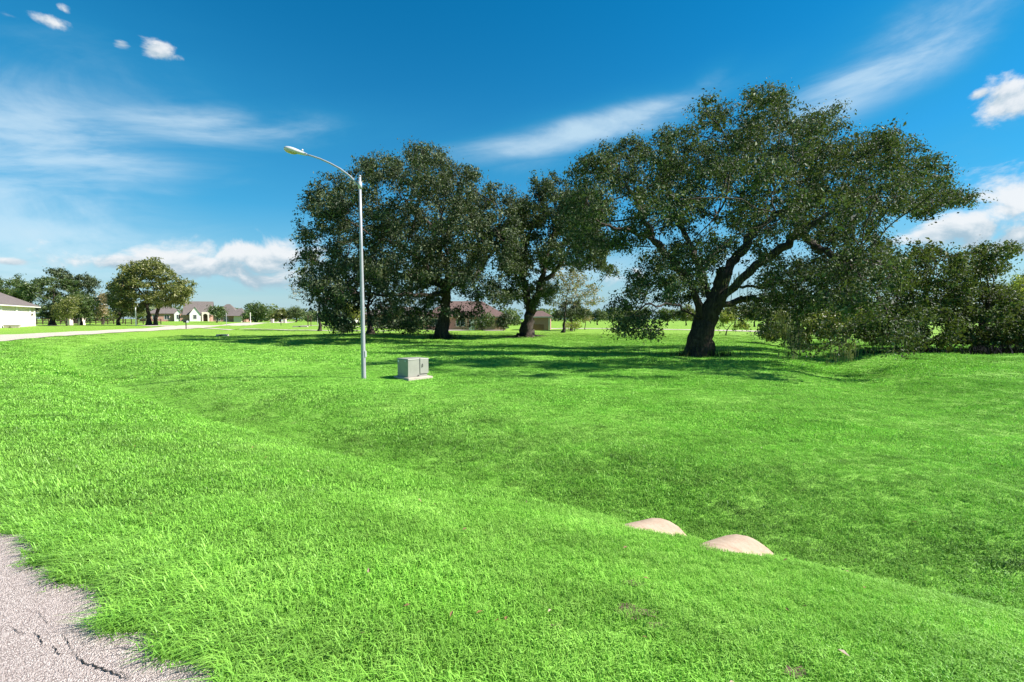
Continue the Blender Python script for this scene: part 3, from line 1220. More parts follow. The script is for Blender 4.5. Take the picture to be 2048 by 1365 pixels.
# the great oak on the right
big, bn, bt, brad, bb = tree(
    'oak_tree', 'huge spreading oak with leaning forked trunk and drooping branches right of centre', 'tree', 1395, 28.5,
    [(1528, 225, 62, 55), (1420, 225, 42, 40), (1470, 300, 90, 60), (1275, 335, 105, 62), (1195, 415, 48, 80), (1380, 360, 100, 70), (1580, 300, 90, 70),
     (1660, 340, 100, 80), (1740, 300, 75, 50), (1795, 285, 34, 45), (1800, 375, 95, 55), (1890, 392, 58, 26), (1850, 420, 45, 22), (1660, 430, 120, 55),
     (1520, 420, 90, 60), (1310, 430, 80, 45), (1240, 480, 60, 30), (1700, 510, 100, 60), (1620, 560, 120, 65), (1740, 580, 85, 70, -5), (1780, 655, 55, 45, -8.5), (1700, 590, 90, 60, -10), (1790, 560, 40, 50, -10.5), (1740, 500, 70, 40, -9),
     (1560, 630, 60, 50, -4), (1680, 660, 45, 45, -8), (1660, 410, 80, 40, -10), (1520, 350, 80, 40, -10), (1330, 400, 70, 40, -9), (1800, 680, 44, 34, -8), (1720, 690, 40, 26, -8), (1330, 560, 90, 45), (1265, 610, 48, 45), (1245, 655, 30, 18), (1410, 500, 70, 40), (1780, 700, 30, 18, -6), (1695, 705, 14, 16, -7),
     (1385, 600, 46, 26, 3), (1500, 615, 50, 30, 3), (1330, 505, 60, 30), (1160, 430, 40, 70), (1185, 340, 50, 42), (1150, 510, 34, 34), (1525, 188, 42, 24), (1922, 398, 44, 18), (1845, 335, 46, 44), (1165, 390, 30, 50),
     (1600, 690, 40, 18), (1640, 250, 60, 40), (1350, 275, 50, 30), (1290, 668, 34, 14), (1820, 640, 40, 50)],
    limbs=[[(1403, 665, 0), (1415, 630, 0), (1432, 590, 0), (1450, 545, 0), (1482, 505, .3), (1512, 460, .6), (1560, 425, .8), (1610, 390, 1.2), (1640, 340, 1.4)],
           [(1420, 628, 0), (1448, 592, -.4), (1480, 560, -.8), (1540, 515, -1.4), (1600, 470, -2), (1660, 425, -2.3), (1740, 395, -2.6)],
           [(1406, 645, 0), (1398, 610, -.3), (1385, 570, -.6), (1350, 525, -1), (1310, 485, -1.2), (1262, 462, -1.5), (1210, 450, -2)],
           [(1310, 485, -1.2), (1280, 420, -1.5), (1250, 360, -1.6)],
           [(1512, 460, .6), (1500, 410, 1.5), (1470, 340, 2), (1440, 260, 2)],
           [(1512, 460, .6), (1540, 370, -1), (1530, 260, -1)],
           [(1440, 610, 0), (1490, 600, 1.5), (1545, 605, 3), (1600, 625, 4)],
           [(1440, 580, 0), (1530, 570, -2.5), (1620, 560, -4.5), (1720, 600, -5)],
           [(1405, 640, 0), (1350, 610, -1.5), (1290, 610, -2.5), (1250, 640, -3)],
           [(1425, 610, 0), (1400, 540, 2.5), (1370, 470, 5), (1340, 400, 6)],
           [(1450, 545, 0), (1480, 470, 3.5), (1560, 380, 6)],
           [(1450, 545, 0), (1440, 480, -3), (1430, 420, -5.5)],
           [(1600, 470, -2), (1680, 520, -5), (1740, 570, -8), (1780, 640, -9)],
           [(1680, 520, -5), (1730, 520, -8), (1790, 540, -10)],
           [(1450, 545, 0), (1500, 480, -5), (1560, 420, -8)]],
    leaf=M_OAK, leafpx=4.3, dens=.72, trunk_r=.66, depth=6.0, step_px=11, att_n=5200, seed=11, flare=.30, tip=.011, spread=.95)
r_ = np.random.default_rng(5)
cand = [bn[i] for i in bt]
low = [p for p in cand if 1.2 < p[2] - bb.z < 5.0 and p[0] > bb.x + 2]
mp = [low[k] for k in r_.integers(0, len(low), 60)]
moss(big, bb, mp, r_, .3, .9, .012)
for px, py, q in [(1568, 645, 22), (1690, 690, 18), (1580, 690, 8), (1470, 560, 8)]:
    c = np.array(P(px, py, 27.0))
    moss(big, bb, [c + r_.normal(0, 1, 3) * np.array([.35, .3, .3]) for _ in range(2 * q)], r_, .3, 1.0, .012)
c = np.array(P(1568, 598, 25.5))
moss(big, bb, [c + r_.normal(0, 1, 3) * np.array([.12, .1, .06]) for _ in range(14)], r_, .4, .8, .02)

# the rounded oak behind the street lamp
t2 = tree('oak_tree', 'broad dense dark oak standing behind the street lamp', 'tree', 885, 48,
          [(850, 338, 80, 46), (762, 335, 60, 36), (920, 370, 70, 40), (985, 415, 48, 50), (690, 385, 62, 38), (648, 430, 48, 30), (725, 450, 95, 50), (840, 430, 120, 70),
           (940, 450, 80, 60), (800, 530, 110, 60), (895, 520, 90, 60), (660, 515, 66, 36), (630, 560, 40, 22), (690, 575, 70, 36), (665, 620, 40, 30), (672, 645, 28, 14),
           (800, 610, 56, 40), (770, 645, 40, 16), (985, 500, 46, 40), (960, 570, 50, 30), (938, 625, 34, 30), (850, 640, 34, 20), (1000, 545, 30, 26), (700, 655, 40, 11), (815, 655, 40, 11), (870, 600, 30, 26),
           (612, 535, 30, 24), (610, 470, 26, 20), (600, 565, 18, 16), (1020, 400, 30, 30), (1030, 480, 30, 40), (850, 305, 50, 20), (640, 395, 40, 26),
           (1015, 440, 42, 55), (1028, 520, 32, 40), (1005, 590, 36, 28)],
          limbs=[[(886, 650, 0), (890, 610, 0), (893, 575, 0), (898, 545, 0), (890, 480, 0), (880, 420, 1)],
                 [(893, 580, 0), (915, 568, -.5), (945, 556, -1), (965, 535, -1.2), (990, 500, -1.5), (1000, 450, -2)],
                 [(893, 570, 0), (850, 530, -2), (800, 490, -3), (740, 470, -4)],
                 [(893, 570, 0), (840, 560, 2), (760, 540, 3), (690, 530, 4)],
                 [(898, 545, 0), (860, 450, 3), (800, 390, 4)],
                 [(965, 535, -1.2), (955, 480, 1), (940, 420, 3)],
                 [(893, 590, 0), (850, 590, -3), (780, 590, -5), (690, 590, -6)]],
          leaf=M_OAK2, leafpx=4.1, dens=.95, trunk_r=.58, depth=8.0, step_px=9, att_n=4000, seed=23, flare=.5, tip=.014)
c = t2[4]
low = [t2[1][i] for i in t2[2] if t2[1][i][2] - c.z < 6]
moss(t2[0], c, [low[k] for k in r_.integers(0, len(low), 40)], r_, .3, .9, .035)

# the third oak with exposed roots
t3 = tree('oak_tree', 'tall thin-crowned oak on a split trunk with exposed roots', 'tree', 1053, 50,
          [(1090, 370, 36, 30), (1115, 410, 55, 45), (1070, 440, 55, 45), (1150, 450, 50, 50), (1110, 500, 60, 36), (1045, 520, 46, 40), (1035, 575, 34, 36), (1090, 575, 28, 30),
           (1180, 520, 40, 22), (1062, 600, 20, 20), (1140, 400, 35, 30), (1020, 470, 35, 35), (1175, 440, 40, 60), (1040, 425, 36, 40), (1195, 490, 36, 30), (1030, 500, 36, 44), (1215, 540, 30, 16)],
          limbs=[[(1056, 650, 0), (1061, 625, 0), (1054, 590, 0), (1045, 550, .5), (1050, 500, .5), (1070, 440, 0)],
                 [(1061, 628, 0), (1072, 595, -.5), (1082, 560, -1), (1092, 520, -1), (1110, 460, -1)],
                 [(1082, 565, -1), (1105, 550, -1), (1125, 520, -1.5), (1150, 480, -2)],
                 [(1076, 585, -.5), (1110, 578, -1.5), (1150, 582, -2), (1195, 578, -2.5)],
                 [(1105, 550, -1), (1140, 545, -1.5), (1185, 540, -2)]],
          leaf=M_OAK, leafpx=4.0, dens=.95, trunk_r=.58, depth=3.5, step_px=7, att_n=1700, seed=31, flare=.7, tip=.014)
c = t3[4]
for k in range(9):
    a = 2 * math.pi * k / 9 + r_.random() * .4
    L = 1.0 + 1.5 * r_.random()
    pts = []
    for j in range(6):
        t = j / 5
        q = .55 + L * t
        aa = a + .35 * math.sin(3 * t + k)
        x, y = q * math.cos(aa), q * math.sin(aa)
        pts.append((x, y, hz(c.x + x, c.y + y) - c.z + .16 * (1 - t) - .03 + .03 * r_.random()))
    MB().tube(pts, [.16 * (1 - .75 * j / 5) for j in range(6)], 7).build('root', M_BARK, t3[0], smooth=True)

tree('oak_tree', 'slim young oak half under the broad oak canopy, left of its trunk', 'tree', 740, 52,
     [(715, 575, 50, 30), (690, 600, 50, 26), (760, 560, 30, 26), (770, 615, 30, 20), (735, 530, 40, 24)],
     limbs=[[(739, 640, 0), (736, 610, 0), (742, 575, 0), (738, 540, 0)], [(737, 618, 0), (722, 598, -.5), (700, 585, -1), (680, 580, -1)], [(737, 612, 0), (756, 585, 0), (770, 565, .5)],
            [(722, 598, 0), (700, 605, .5), (680, 608, .6)]],
     leaf=M_OAK2, leafpx=4.4, dens=.55, trunk_r=.30, step_px=6, att_n=420, seed=37, tip=.014)

# bare grey twigs left of the broad oak, tan thin tree right of the third oak
tree('bare_tree', 'leafless grey twiggy tree peeping out left of the broad oak', 'tree', 640, 74,
     [(620, 570, 45, 26), (660, 545, 50, 34), (600, 592, 26, 12), (650, 590, 50, 20)], leaf=M_TAN, leafpx=2.5, dens=.05, trunk_r=.22, step_px=4, att_n=1000, seed=41, tip=.022)
tree('thin_tree', 'sparse tan autumn tree behind the gap between the oaks', 'tree', 1128, 72,
     [(1150, 575, 55, 22), (1130, 545, 40, 18), (1170, 600, 40, 14), (1110, 600, 30, 16)], leaf=M_TAN, leafpx=3.0, dens=.24, trunk_r=.20, step_px=5, att_n=500, seed=43, tip=.02)

# thicket on the right
tree('thicket_tree', 'dark bushy tree of the thicket just right of the huge oak', 'tree', 1842, 30,
     [(1862, 518, 62, 36), (1905, 508, 36, 24), (1800, 560, 40, 36), (1850, 585, 75, 50), (1800, 640, 60, 46), (1880, 650, 55, 46), (1840, 690, 60, 16), (1920, 560, 40, 40)],
     leaf=M_THICK, leafpx=5.4, dens=.85, trunk_r=.26, depth=1.6, step_px=10, att_n=900, seed=51, spread=1.05)
tree('thicket_tree', 'dark bushy tree with long twigs at the right end of the thicket', 'tree', 1962, 31,
     [(1960, 525, 46, 40), (1992, 508, 36, 30), (2030, 494, 18, 10), (1960, 590, 60, 50), (2000, 600, 46, 46), (1950, 650, 60, 40), (2010, 660, 50, 36), (1960, 690, 50, 14)],
     leaf=M_THICK, leafpx=5.4, dens=.8, trunk_r=.26, depth=1.6, step_px=10, att_n=900, seed=53, spread=1.05)
tree('shrub', 'low dark shrub at the foot of the thicket by the right edge', 'shrub', 2062, 30,
     [(2050, 660, 50, 36), (2100, 640, 60, 50), (2070, 690, 60, 16)], leaf=M_THICK, leafpx=5.2, dens=.9, trunk_r=.10, depth=1.0, step_px=9, att_n=350, seed=57)
tree('yellow_tree', 'yellow-green leafy tree behind the thicket at the right edge', 'tree', 2045, 46,
     [(2035, 590, 34, 36), (2080, 580, 50, 40), (2060, 640, 60, 40)], leaf=M_YELLOW, leafpx=4.6, dens=.9, trunk_r=.18, depth=1.2, step_px=8, att_n=400, seed=59)
tree('background_tree', 'grey-green tree top far behind the yellow tree at the right edge', 'tree', 2040, 80,
     [(2044, 560, 24, 14), (2070, 580, 40, 30), (2090, 560, 40, 30)], leaf=M_FAR, leafpx=3.4, dens=.6, trunk_r=.25, step_px=6, att_n=250, seed=60)
tree('shrub', 'sunlit yellow-green shrub beneath the drooping branches of the huge oak', 'shrub', 1600, 42,
     [(1590, 640, 60, 30), (1650, 630, 50, 36), (1560, 668, 50, 16), (1630, 668, 60, 14)], leaf=M_OLIVE, leafpx=4.6, dens=.9, trunk_r=.12, depth=1.0, step_px=8, att_n=420, seed=61)
tree('shrub', 'bright green shrub in the shade behind the hanging moss', 'shrub', 1690, 44,
     [(1680, 650, 40, 24), (1720, 630, 40, 36)], leaf=M_YELLOW, leafpx=4.6, dens=.7, trunk_r=.10, step_px=8, att_n=200, seed=62)
tree('shrub', 'dense shrub where the swale runs into the thicket', 'shrub', 1745, 40,
     [(1745, 670, 40, 26), (1770, 640, 40, 40)], leaf=M_THICK, leafpx=4.8, dens=.9, trunk_r=.10, step_px=8, att_n=240, seed=63)
tree('shrub', 'small golden shrub just right of the huge oak trunk', 'shrub', 1452, 60,
     [(1455, 645, 20, 20), (1478, 650, 18, 14)], leaf=M_YELLOW, leafpx=3.8, dens=.8, trunk_r=.08, step_px=6, att_n=120, seed=64)

# trees of the middle distance and beyond, one by one
tree('oak_tree', 'sunlit olive oak with two pale trunks in front of the gabled house', 'tree', 298, 98,
     [(270, 545, 34, 24), (300, 535, 34, 20), (330, 550, 30, 20), (250, 570, 30, 30), (290, 575, 50, 30), (345, 580, 34, 24), (372, 575, 18, 20), (240, 600, 24, 20), (330, 600, 36, 18), (365, 600, 18, 14), (260, 610, 30, 14)],
     limbs=[[(297, 635, 0), (295, 618, 0), (288, 595, 0), (272, 565, 0)], [(314, 632, 0), (317, 612, 0), (324, 590, 0), (318, 550, 0)], [(317, 612, 0), (335, 595, -.5), (355, 580, -.5)], [(295, 612, 0), (310, 590, .5), (300, 550, .5)]],
     leaf=M_OLIVE, leafpx=3.6, dens=.8, trunk_r=.40, depth=2.5, step_px=5, att_n=800, seed=71, extra='twin', tip=.02)
tree('dark_tree', 'dark shaded tree behind the left side of the two-trunked oak', 'tree', 238, 108,
     [(238, 600, 22, 26), (255, 620, 24, 14), (228, 580, 14, 14)], leaf=M_OAK, leafpx=3.4, dens=.9, trunk_r=.3, depth=2, step_px=5, att_n=250, seed=72, tip=.02)
BGT = [
    ('dense_tree', 'large dense dark green tree beside the white garage', 104, 92, [(95, 590, 44, 36), (70, 575, 30, 20), (125, 585, 34, 30), (105, 620, 40, 20), (150, 600, 30, 26)], M_BGLEAF, .38),
    ('spreading_tree', 'spreading oak rising above the dense tree beside the garage', 150, 125, [(115, 545, 26, 10), (150, 558, 34, 16), (185, 566, 16, 14), (130, 570, 30, 14), (170, 590, 24, 20)], M_OAK2, .4),
    ('dense_tree', 'olive green tree above the garage roof at the left edge', 14, 110, [(15, 575, 34, 22), (-30, 570, 40, 26), (40, 590, 30, 20), (0, 600, 40, 20)], M_BGLEAF, .35),
    ('conifer_tree', 'pointed dark conifer tip above the garage roof', 38, 130, [(38, 556, 6, 10), (38, 575, 12, 16), (38, 600, 16, 18)], M_OAK, .2),
    ('young_tree', 'small bright green tree at the driveway end', 133, 86, [(132, 615, 22, 18), (145, 600, 14, 12), (125, 630, 20, 10)], M_OLIVE, .12),
    ('dense_tree', 'dark low tree right of the small bright green tree', 162, 95, [(165, 622, 24, 16), (180, 605, 20, 16), (150, 632, 16, 8)], M_BGLEAF, .2),
    ('autumn_tree', 'reddish brown autumn tree left of the two-trunked oak', 206, 115, [(205, 612, 15, 18), (212, 595, 12, 12), (195, 625, 12, 10)], M_TAN, .2),
    ('young_tree', 'pale green tree behind the rail fence', 245, 128, [(247, 626, 18, 8), (232, 630, 14, 8), (280, 625, 16, 9)], M_OLIVE, .15),
    ('round_tree', 'small round tree right of the gabled house', 433, 150, [(433, 626, 17, 11), (425, 620, 10, 8), (443, 622, 8, 8)], M_BGLEAF, .16),
    ('round_tree', 'round green tree right of the dark roofed far house', 487, 185, [(487, 628, 14, 9), (480, 624, 10, 8)], M_BGLEAF, .2),
    ('dense_tree', 'tall rounded tree at the bend of the road', 512, 205, [(512, 618, 20, 13), (525, 625, 14, 12), (500, 632, 16, 10)], M_BGLEAF, .35),
    ('yellow_tree', 'yellow-green bushy tree where the road vanishes', 560, 215, [(560, 627, 16, 12), (548, 632, 14, 9), (574, 630, 12, 10)], M_OLIVE, .25),
    ('dense_tree', 'grey-green tree beside the vanishing road', 592, 210, [(592, 624, 16, 12), (604, 630, 14, 10), (584, 632, 12, 8)], M_FAR, .3),
    ('yellow_tree', 'young yellow tree seen under the broad oak canopy', 706, 130, [(706, 622, 20, 14), (695, 612, 14, 10), (715, 632, 16, 9)], M_YELLOW, .14),
    ('dense_tree', 'green tree behind the two dark posts', 655, 170, [(655, 632, 24, 11), (640, 636, 16, 7), (625, 632, 14, 8)], M_FAR, .25),
    ('small_oak', 'small dark oak on the field right of the brown roofed house', 1142, 88, [(1143, 620, 30, 16), (1120, 628, 20, 12), (1165, 626, 20, 12), (1143, 605, 20, 10)], M_OAK2, .22),
    ('young_tree', 'thin sapling between the small dark oak and the huge oak', 1171, 96, [(1172, 634, 12, 10), (1174, 622, 8, 8)], M_TAN, .08),
    ('shrub', 'yellow shrub under the small dark oak', 1150, 84, [(1152, 650, 10, 8), (1135, 650, 10, 7)], M_YELLOW, .06),
    ('dense_tree', 'green tree between the brick house and the split trunk', 1028, 140, [(1030, 640, 14, 12), (1040, 650, 10, 8)], M_BGLEAF, .2),
]
for k, (nm, lb, px, Y, bl, m, tr) in enumerate(BGT):
    dn = .8 if nm != 'young_tree' else .6
    tree(nm, lb, 'shrub' if nm == 'shrub' else 'tree', px, Y, bl, leaf=m, leafpx=3.0, dens=dn, trunk_r=tr, depth=.02 * Y if Y < 140 else 0, step_px=4.2, att_n=220, seed=200 + k, tip=.018,
         group='background trees')
for o in [q for q in COL.objects if q.get('label', '').startswith('sunlit olive oak')]:
    c0 = np.array(P(252, 573, 95.5))
    Cq = c0 + rng.normal(0, 1, (420, 3)) * np.array([.55, .4, .5])
    Vq, Fq_ = leaf_quads(Cq, .36, rng)
    np_mesh('dead_leaves', Vq - np.array(o.location), Fq_, M_RUST, o)
# right-hand distance: single trees along the far road
spots = [(1195, 170, 16, 12, M_FAR), (1225, 190, 18, 13, M_BGLEAF), (1262, 200, 18, 10, M_OLIVE), (1296, 185, 20, 14, M_FAR), (1335, 170, 20, 14, M_BGLEAF), (1372, 165, 18, 16, M_OLIVE), (1470, 140, 24, 16, M_OLIVE), (1510, 130, 24, 20, M_BGLEAF)]
tree('shrub', 'leafy shrub against the wall of the pinkish brick house', 'shrub', 962, 90, [(960, 648, 20, 13), (975, 640, 14, 14)], leaf=M_BGLEAF, leafpx=3.2, dens=.8, trunk_r=.06, step_px=4.5, att_n=160, seed=401)
tree('shrub', 'tall dark shrub at the right corner of the pinkish brick house', 'shrub', 1006, 89, [(1004, 646, 13, 14), (1012, 636, 10, 14)], leaf=M_OAK2, leafpx=3.2, dens=.8, trunk_r=.06, step_px=4.5, att_n=160, seed=402)
tree('shrub', 'dark shrub row under the broad oak, left of the brick house', 'shrub', 800, 98, [(800, 648, 30, 12), (840, 646, 24, 12), (770, 650, 24, 9)], leaf=M_OAK2, leafpx=3.2, dens=.8, trunk_r=.06, step_px=4.5, att_n=240, seed=403)
words = ['first', 'second', 'third', 'fourth', 'fifth', 'sixth', 'seventh', 'eighth']
for k, (px, Y, rx, ry, m) in enumerate(spots):
    tree('field_tree', '%s tree from the left in the far row beyond the pale back road' % words[k], 'tree', px, Y,
         [(px, 642 - ry, rx, ry), (px + rx * .6, 646 - ry, rx * .7, ry * .7), (px - rx * .6, 645 - ry, rx * .7, ry * .7)], leaf=m, leafpx=2.8, dens=.8, trunk_r=.2, step_px=4, att_n=150, seed=300 + k,
         tip=.02, group='far row of trees')


def woods():
    r = np.random.default_rng(77)
    C, S = [], []
    for k in range(330):
        a = r.random() * 2 * math.pi
        d = 380 + 160 * r.random()
        x, y = d * math.sin(a), d * math.cos(a)
        hgt = 7 + 6 * r.random()
        w = 8 + 7 * r.random()
        n = 330
        q = r.normal(0, 1, (n, 3))
        q /= np.linalg.norm(q, axis=1)[:, None]
        q *= (r.random(n) ** .3)[:, None] * np.array([w, w, hgt * .6])
        q += np.array([x, y, hz(x, y) + hgt * .5])
        C.append(q)
    C = np.vstack(C)
    C = C[C[:, 2] > -1.5]
    V, Fq = leaf_quads(C, 1.9, r, .4, .8)
    tag(np_mesh('far_woods', V, Fq, M_FAR), 'far-off belt of woods along the horizon', 'woods', kind='stuff')


woods()


def tall_grass(px, Y, n, w, h, m, label, seed):
    r = np.random.default_rng(seed)
    b = G(px, Y)
    V, Q = [], []
    for k in range(n):
        x, y = r.normal(0, w, 2) * np.array([1, .4])
        z = hz(b.x + x, b.y + y) - b.z
        a = r.random() * 6.28
        L = h * (.5 + .6 * r.random())
        lx, ly = math.cos(a) * L * .35, math.sin(a) * L * .35
        c, s = -math.sin(a) * .018, math.cos(a) * .018
        i = len(V)
        V += [(x - c, y - s, z), (x + c, y + s, z), (x + lx, y + ly, z + L)]
        Q.append((i, i + 1, i + 2))
    o = np_mesh('tall_grass', V, np.array(Q), m)
    o.location = b
    tag(o, label, 'grass', kind='stuff')


tall_grass(1990, 27.5, 900, .9, .5, M_BLADE, 'rank tall grass in front of the thicket', 3)
tall_grass(1800, 29, 700, 1.6, .4, M_BLADE, 'rank grass along the foot of the thicket', 4)
tall_grass(885, 47.5, 500, .9, .8, M_OAK2, 'rank sprouts round the broad oak trunk', 5)
tall_grass(1405, 28, 420, .9, .55, M_THICK, 'rank sprouts round the huge oak trunk', 6)

# ------------------------------------------------------------------ street lamp
LY = 18.0
b = G(726, LY)
lamp = tag(empty('street_lamp', b), 'tall grey cobra-head street lamp standing on the lawn beside the green cabinet', 'street lamp')
W = lambda px, py, dy=0.0: P(px, py, LY + dy) - b
top = W(719.5, 354).z
MB().tube([(0, 0, -.2), (0, 0, .1), (-.01, 0, top * .33), (-.03, 0, top * .66), (-.045, 0, top)], [.085, .083, .072, .058, .045], 20).build('pole', M_GALV, lamp, smooth=True)
MB().tube([(-.045, 0, top), (-.045, 0, top + .03), (-.045, 0, top + .06)], [.052, .052, .02], 14).build('pole_cap', M_GALV, lamp, smooth=True)
MB().box(.055, .095, -.06, .06, .78, 1.0).build('hand_hole_cover', M_ALU, lamp, .006)
a0 = W(716, 370)
arm = [W(719, 371), a0, W(700, 353), W(680, 338), W(660, 327), W(640, 318), W(622, 312), W(611, 309)]
arm = [Vector((q.x, 0, q.z)) for q in arm]
arm_o = MB().tube(arm, [.036, .036, .035, .033, .031, .03, .029, .028], 12).build('arm', M_GALV, lamp, smooth=True)
MB().tube([(-.04, 0, a0.z - .14), (-.04, 0, a0.z + .1)], .068, 16).build('arm_clamp', M_ALU, lamp, smooth=True)
# cobra head: lofted sections along the arm's end direction
h0, h1 = W(613, 309.5), W(568, 297)
h0, h1 = Vector((h0.x, 0, h0.z)), Vector((h1.x, 0, h1.z))
ax = (h1 - h0)
Lh = ax.length
ax.normalize()
upv = Vector((0, -1, 0)).cross(ax).normalized()
if upv.z < 0:
    upv = -upv
sections = [(0, .045, .05, .045), (.12, .06, .062, .055), (.25, .08, .075, .06), (.4, .125, .095, .065), (.55, .165, .11, .07), (.72, .175, .115, .07), (.86, .155, .10, .06), (.95, .105, .07, .04), (1.0, .03, .02, .015)]
V, Fc = [], []
K = 18
for t, wd, tp, bt_ in sections:
    c = h0 + ax * (Lh * t)
    for k in range(K):
        a = 2 * math.pi * k / K
        y, z = math.cos(a) * wd, math.sin(a)
        z = z * tp if z > 0 else z * bt_
        V.append(c + Vector((0, y, 0)) + upv * z)
for i in range(len(sections) - 1):
    for k in range(K):
        k2 = (k + 1) % K
        Fc.append((i * K + k, i * K + k2, (i + 1) * K + k2, (i + 1) * K + k))
Fc.append(tuple(range(K)))
Fc.append(tuple((len(sections) - 1) * K + k for k in range(K)))
head = MB().add(V, Fc).build('lamp_head', M_ALU, lamp, smooth=True)
# lens bowl under the front half
V, Fc = [], []
c = h0 + ax * (Lh * .69)
rings = [(1.0, 0.055), (.9, .088), (.6, .112), (.25, .122)]
for q, dn in rings:
    for k in range(20):
        a = 2 * math.pi * k / 20
        V.append(c + ax * (math.cos(a) * .215 * q) + Vector((0, math.sin(a) * .135 * q, 0)) - upv * dn)
for i in range(3):
    for k in range(20):
        Fc.append((i * 20 + k, i * 20 + (k + 1) % 20, (i + 1) * 20 + (k + 1) % 20, (i + 1) * 20 + k))
Fc.append(tuple(60 + k for k in range(20)))
MB().add(V, Fc).build('lens', M_LENS, head, smooth=True)
V, Fc = [], []
for q, dn in [(1.12, .04), (1.16, .058), (1.0, .064)]:
    for k in range(20):
        a = 2 * math.pi * k / 20
        V.append(c + ax * (math.cos(a) * .215 * q) + Vector((0, math.sin(a) * .135 * q, 0)) - upv * dn)
for i in range(2):
    for k in range(20):
        Fc.append((i * 20 + k, i * 20 + (k + 1) % 20, (i + 1) * 20 + (k + 1) % 20, (i + 1) * 20 + k))
MB().add(V, Fc).build('lens_rim', M_ALU, head, smooth=True)
pc = h0 + ax * (Lh * .22) + upv * .07
MB().tube([pc, pc + upv * .05, pc + upv * .075], [.035, .035, .02], 12).build('photocell', M_ALU, head, smooth=True)

# ------------------------------------------------------------------ utility cabinet
b = G(821, 18.0)
cab = tag(empty('utility_cabinet', b + Vector((-.10, .55, 0)), R(45)), 'low grey-green metal utility cabinet on a concrete pad right of the lamp pole', 'utility cabinet')
# local: -x face looks left, -y face looks right towards the viewer's right (after the turn)
w, d, h = .86, .70, .66
z0 = .10
MB().box(-.42 - .08, w - .36 + .06, -.42 - .16, d - .34 + .06, -.15, z0).build('pad', M_CONC, cab, .012)
x0, x1, y0, y1 = -.40, -.40 + w, -.40, -.40 + d
MB().box(x0, x0 + .50, y0, y1, z0 + .002, z0 + h - .03).build('body', M_BOX, cab, .01)
MB().box(x0 + .506, x1 + .02, y0 - .025, y1 + .012, z0 + .10, z0 + h - .03).build('door', M_BOX, cab, .012)
MB().box(x0 + .51, x1 - .015, y0 + .01, y1 - .01, z0 + .002, z0 + .098).build('skirt', M_BOX, cab, .006)
MB().box(x0 - .015, x0 + .497, y0 - .015, y1 + .015, z0 + h - .028, z0 + h + .012, .012).build('lid', M_BOX, cab, .008)
MB().box(x0 + .503, x1 + .032, y0 - .036, y1 + .024, z0 + h - .028, z0 + h + .008, .012).build('lid', M_BOX, cab, .008)
hd = MB().tube([(x0 + .60, y0 - .03, z0 + .46), (x0 + .60, y0 - .055, z0 + .45), (x0 + .60, y0 - .055, z0 + .37), (x0 + .60, y0 - .03, z0 + .36)], .012, 8).build('handle', M_DARK, cab)
MB().tube([(x0 + .43, y0 - .035, z0 + .045), (x0 + .43, y0 + .01, z0 + .045)], .022, 10).build('bolt', M_DARK, cab)
MB().box(x0 - .004, x0 + .001, y1 - .10, y1 - .04, z0 + h - .125, z0 + h - .05).build('sticker', M_STICK, cab)
MB().box(x0 - .004, x0 + .001, y0 + .16, y0 + .21, z0 + h - .09, z0 + h - .05).build('sticker', M_STICK, cab)

# ------------------------------------------------------------------ culvert pipes
axd = AXD


def pipe(cx, cy, toplift, label, seed):
    L, ro, ri, K = 1.3, .42, .345, 48
    zc = hz(cx, cy) + toplift - ro
    r = np.random.default_rng(seed)
    root = empty('culvert_pipe', (cx, cy, zc), math.atan2(axd.y, axd.x))
    root.rotation_euler = (0, R(8), math.atan2(axd.y, axd.x))
    tag(root, label, 'pipe', 'pair of culvert pipe ends')
    V, Fc = [], []
    prof = [(-L, ro), (-.6, ro), (-.3, ro), (.16, ro), (.245, ro - .004), (.26, ro - .02), (.26, ri + .015), (.245, ri), (-L, ri)]
    for x, q in prof:
        for k in range(K):
            a = 2 * math.pi * k / K
            qq = q * (1 + .004 * r.normal())
            V.append((x, qq * math.cos(a), qq * math.sin(a)))
    n = len(prof)
    for i in range(n - 1):
        for k in range(K):
            k2 = (k + 1) % K
            Fc.append((i * K + k, i * K + k2, (i + 1) * K + k2, (i + 1) * K + k))
    MB().add(V, Fc).build('barrel', M_PIPE, root, smooth=True)


pipe(*PIPES[0], .072, 'concrete culvert pipe end nearer the lamp, narrower sliver showing in the turf', 1)
pipe(*PIPES[1], .086, 'concrete culvert pipe end farther from the lamp, larger hump showing in the turf', 2)


# ------------------------------------------------------------------ buildings
def hip_roof(mbd, x0, x1, y0, y1, z, h, inset, ov=.5):
    x0, x1, y0, y1 = x0 - ov, x1 + ov, y0 - ov, y1 + ov
    ym = (y0 + y1) / 2
    v = [(x0, y0, z), (x1, y0, z), (x1, y1, z), (x0, y1, z), (x0 + inset, ym, z + h), (x1 - inset, ym, z + h)]
    mbd.add(v, [(0, 1, 5, 4), (1, 2, 5), (2, 3, 4, 5), (3, 0, 4), (3, 2, 1, 0)])


def window(parent, x0, x1, z0, z1, y, frame=M_WHITE):
    f = MB()
    t = .09
    f.box(x0 - t, x0, y - .06, y + .02, z0 - t, z1 + t).box(x1, x1 + t, y - .06, y + .02, z0 - t, z1 + t)
    f.box(x0, x1, y - .06, y + .02, z1, z1 + t).box(x0, x1, y - .06, y + .02, z0 - t, z0)
    f.box((x0 + x1) / 2 - .03, (x0 + x1) / 2 + .03, y - .05, y + .01, z0, z1)
    o = f.build('window', frame, parent)
    MB().box(x0, x1, y - .02, y + .012, z0, z1).build('pane', M_GLASS, o)


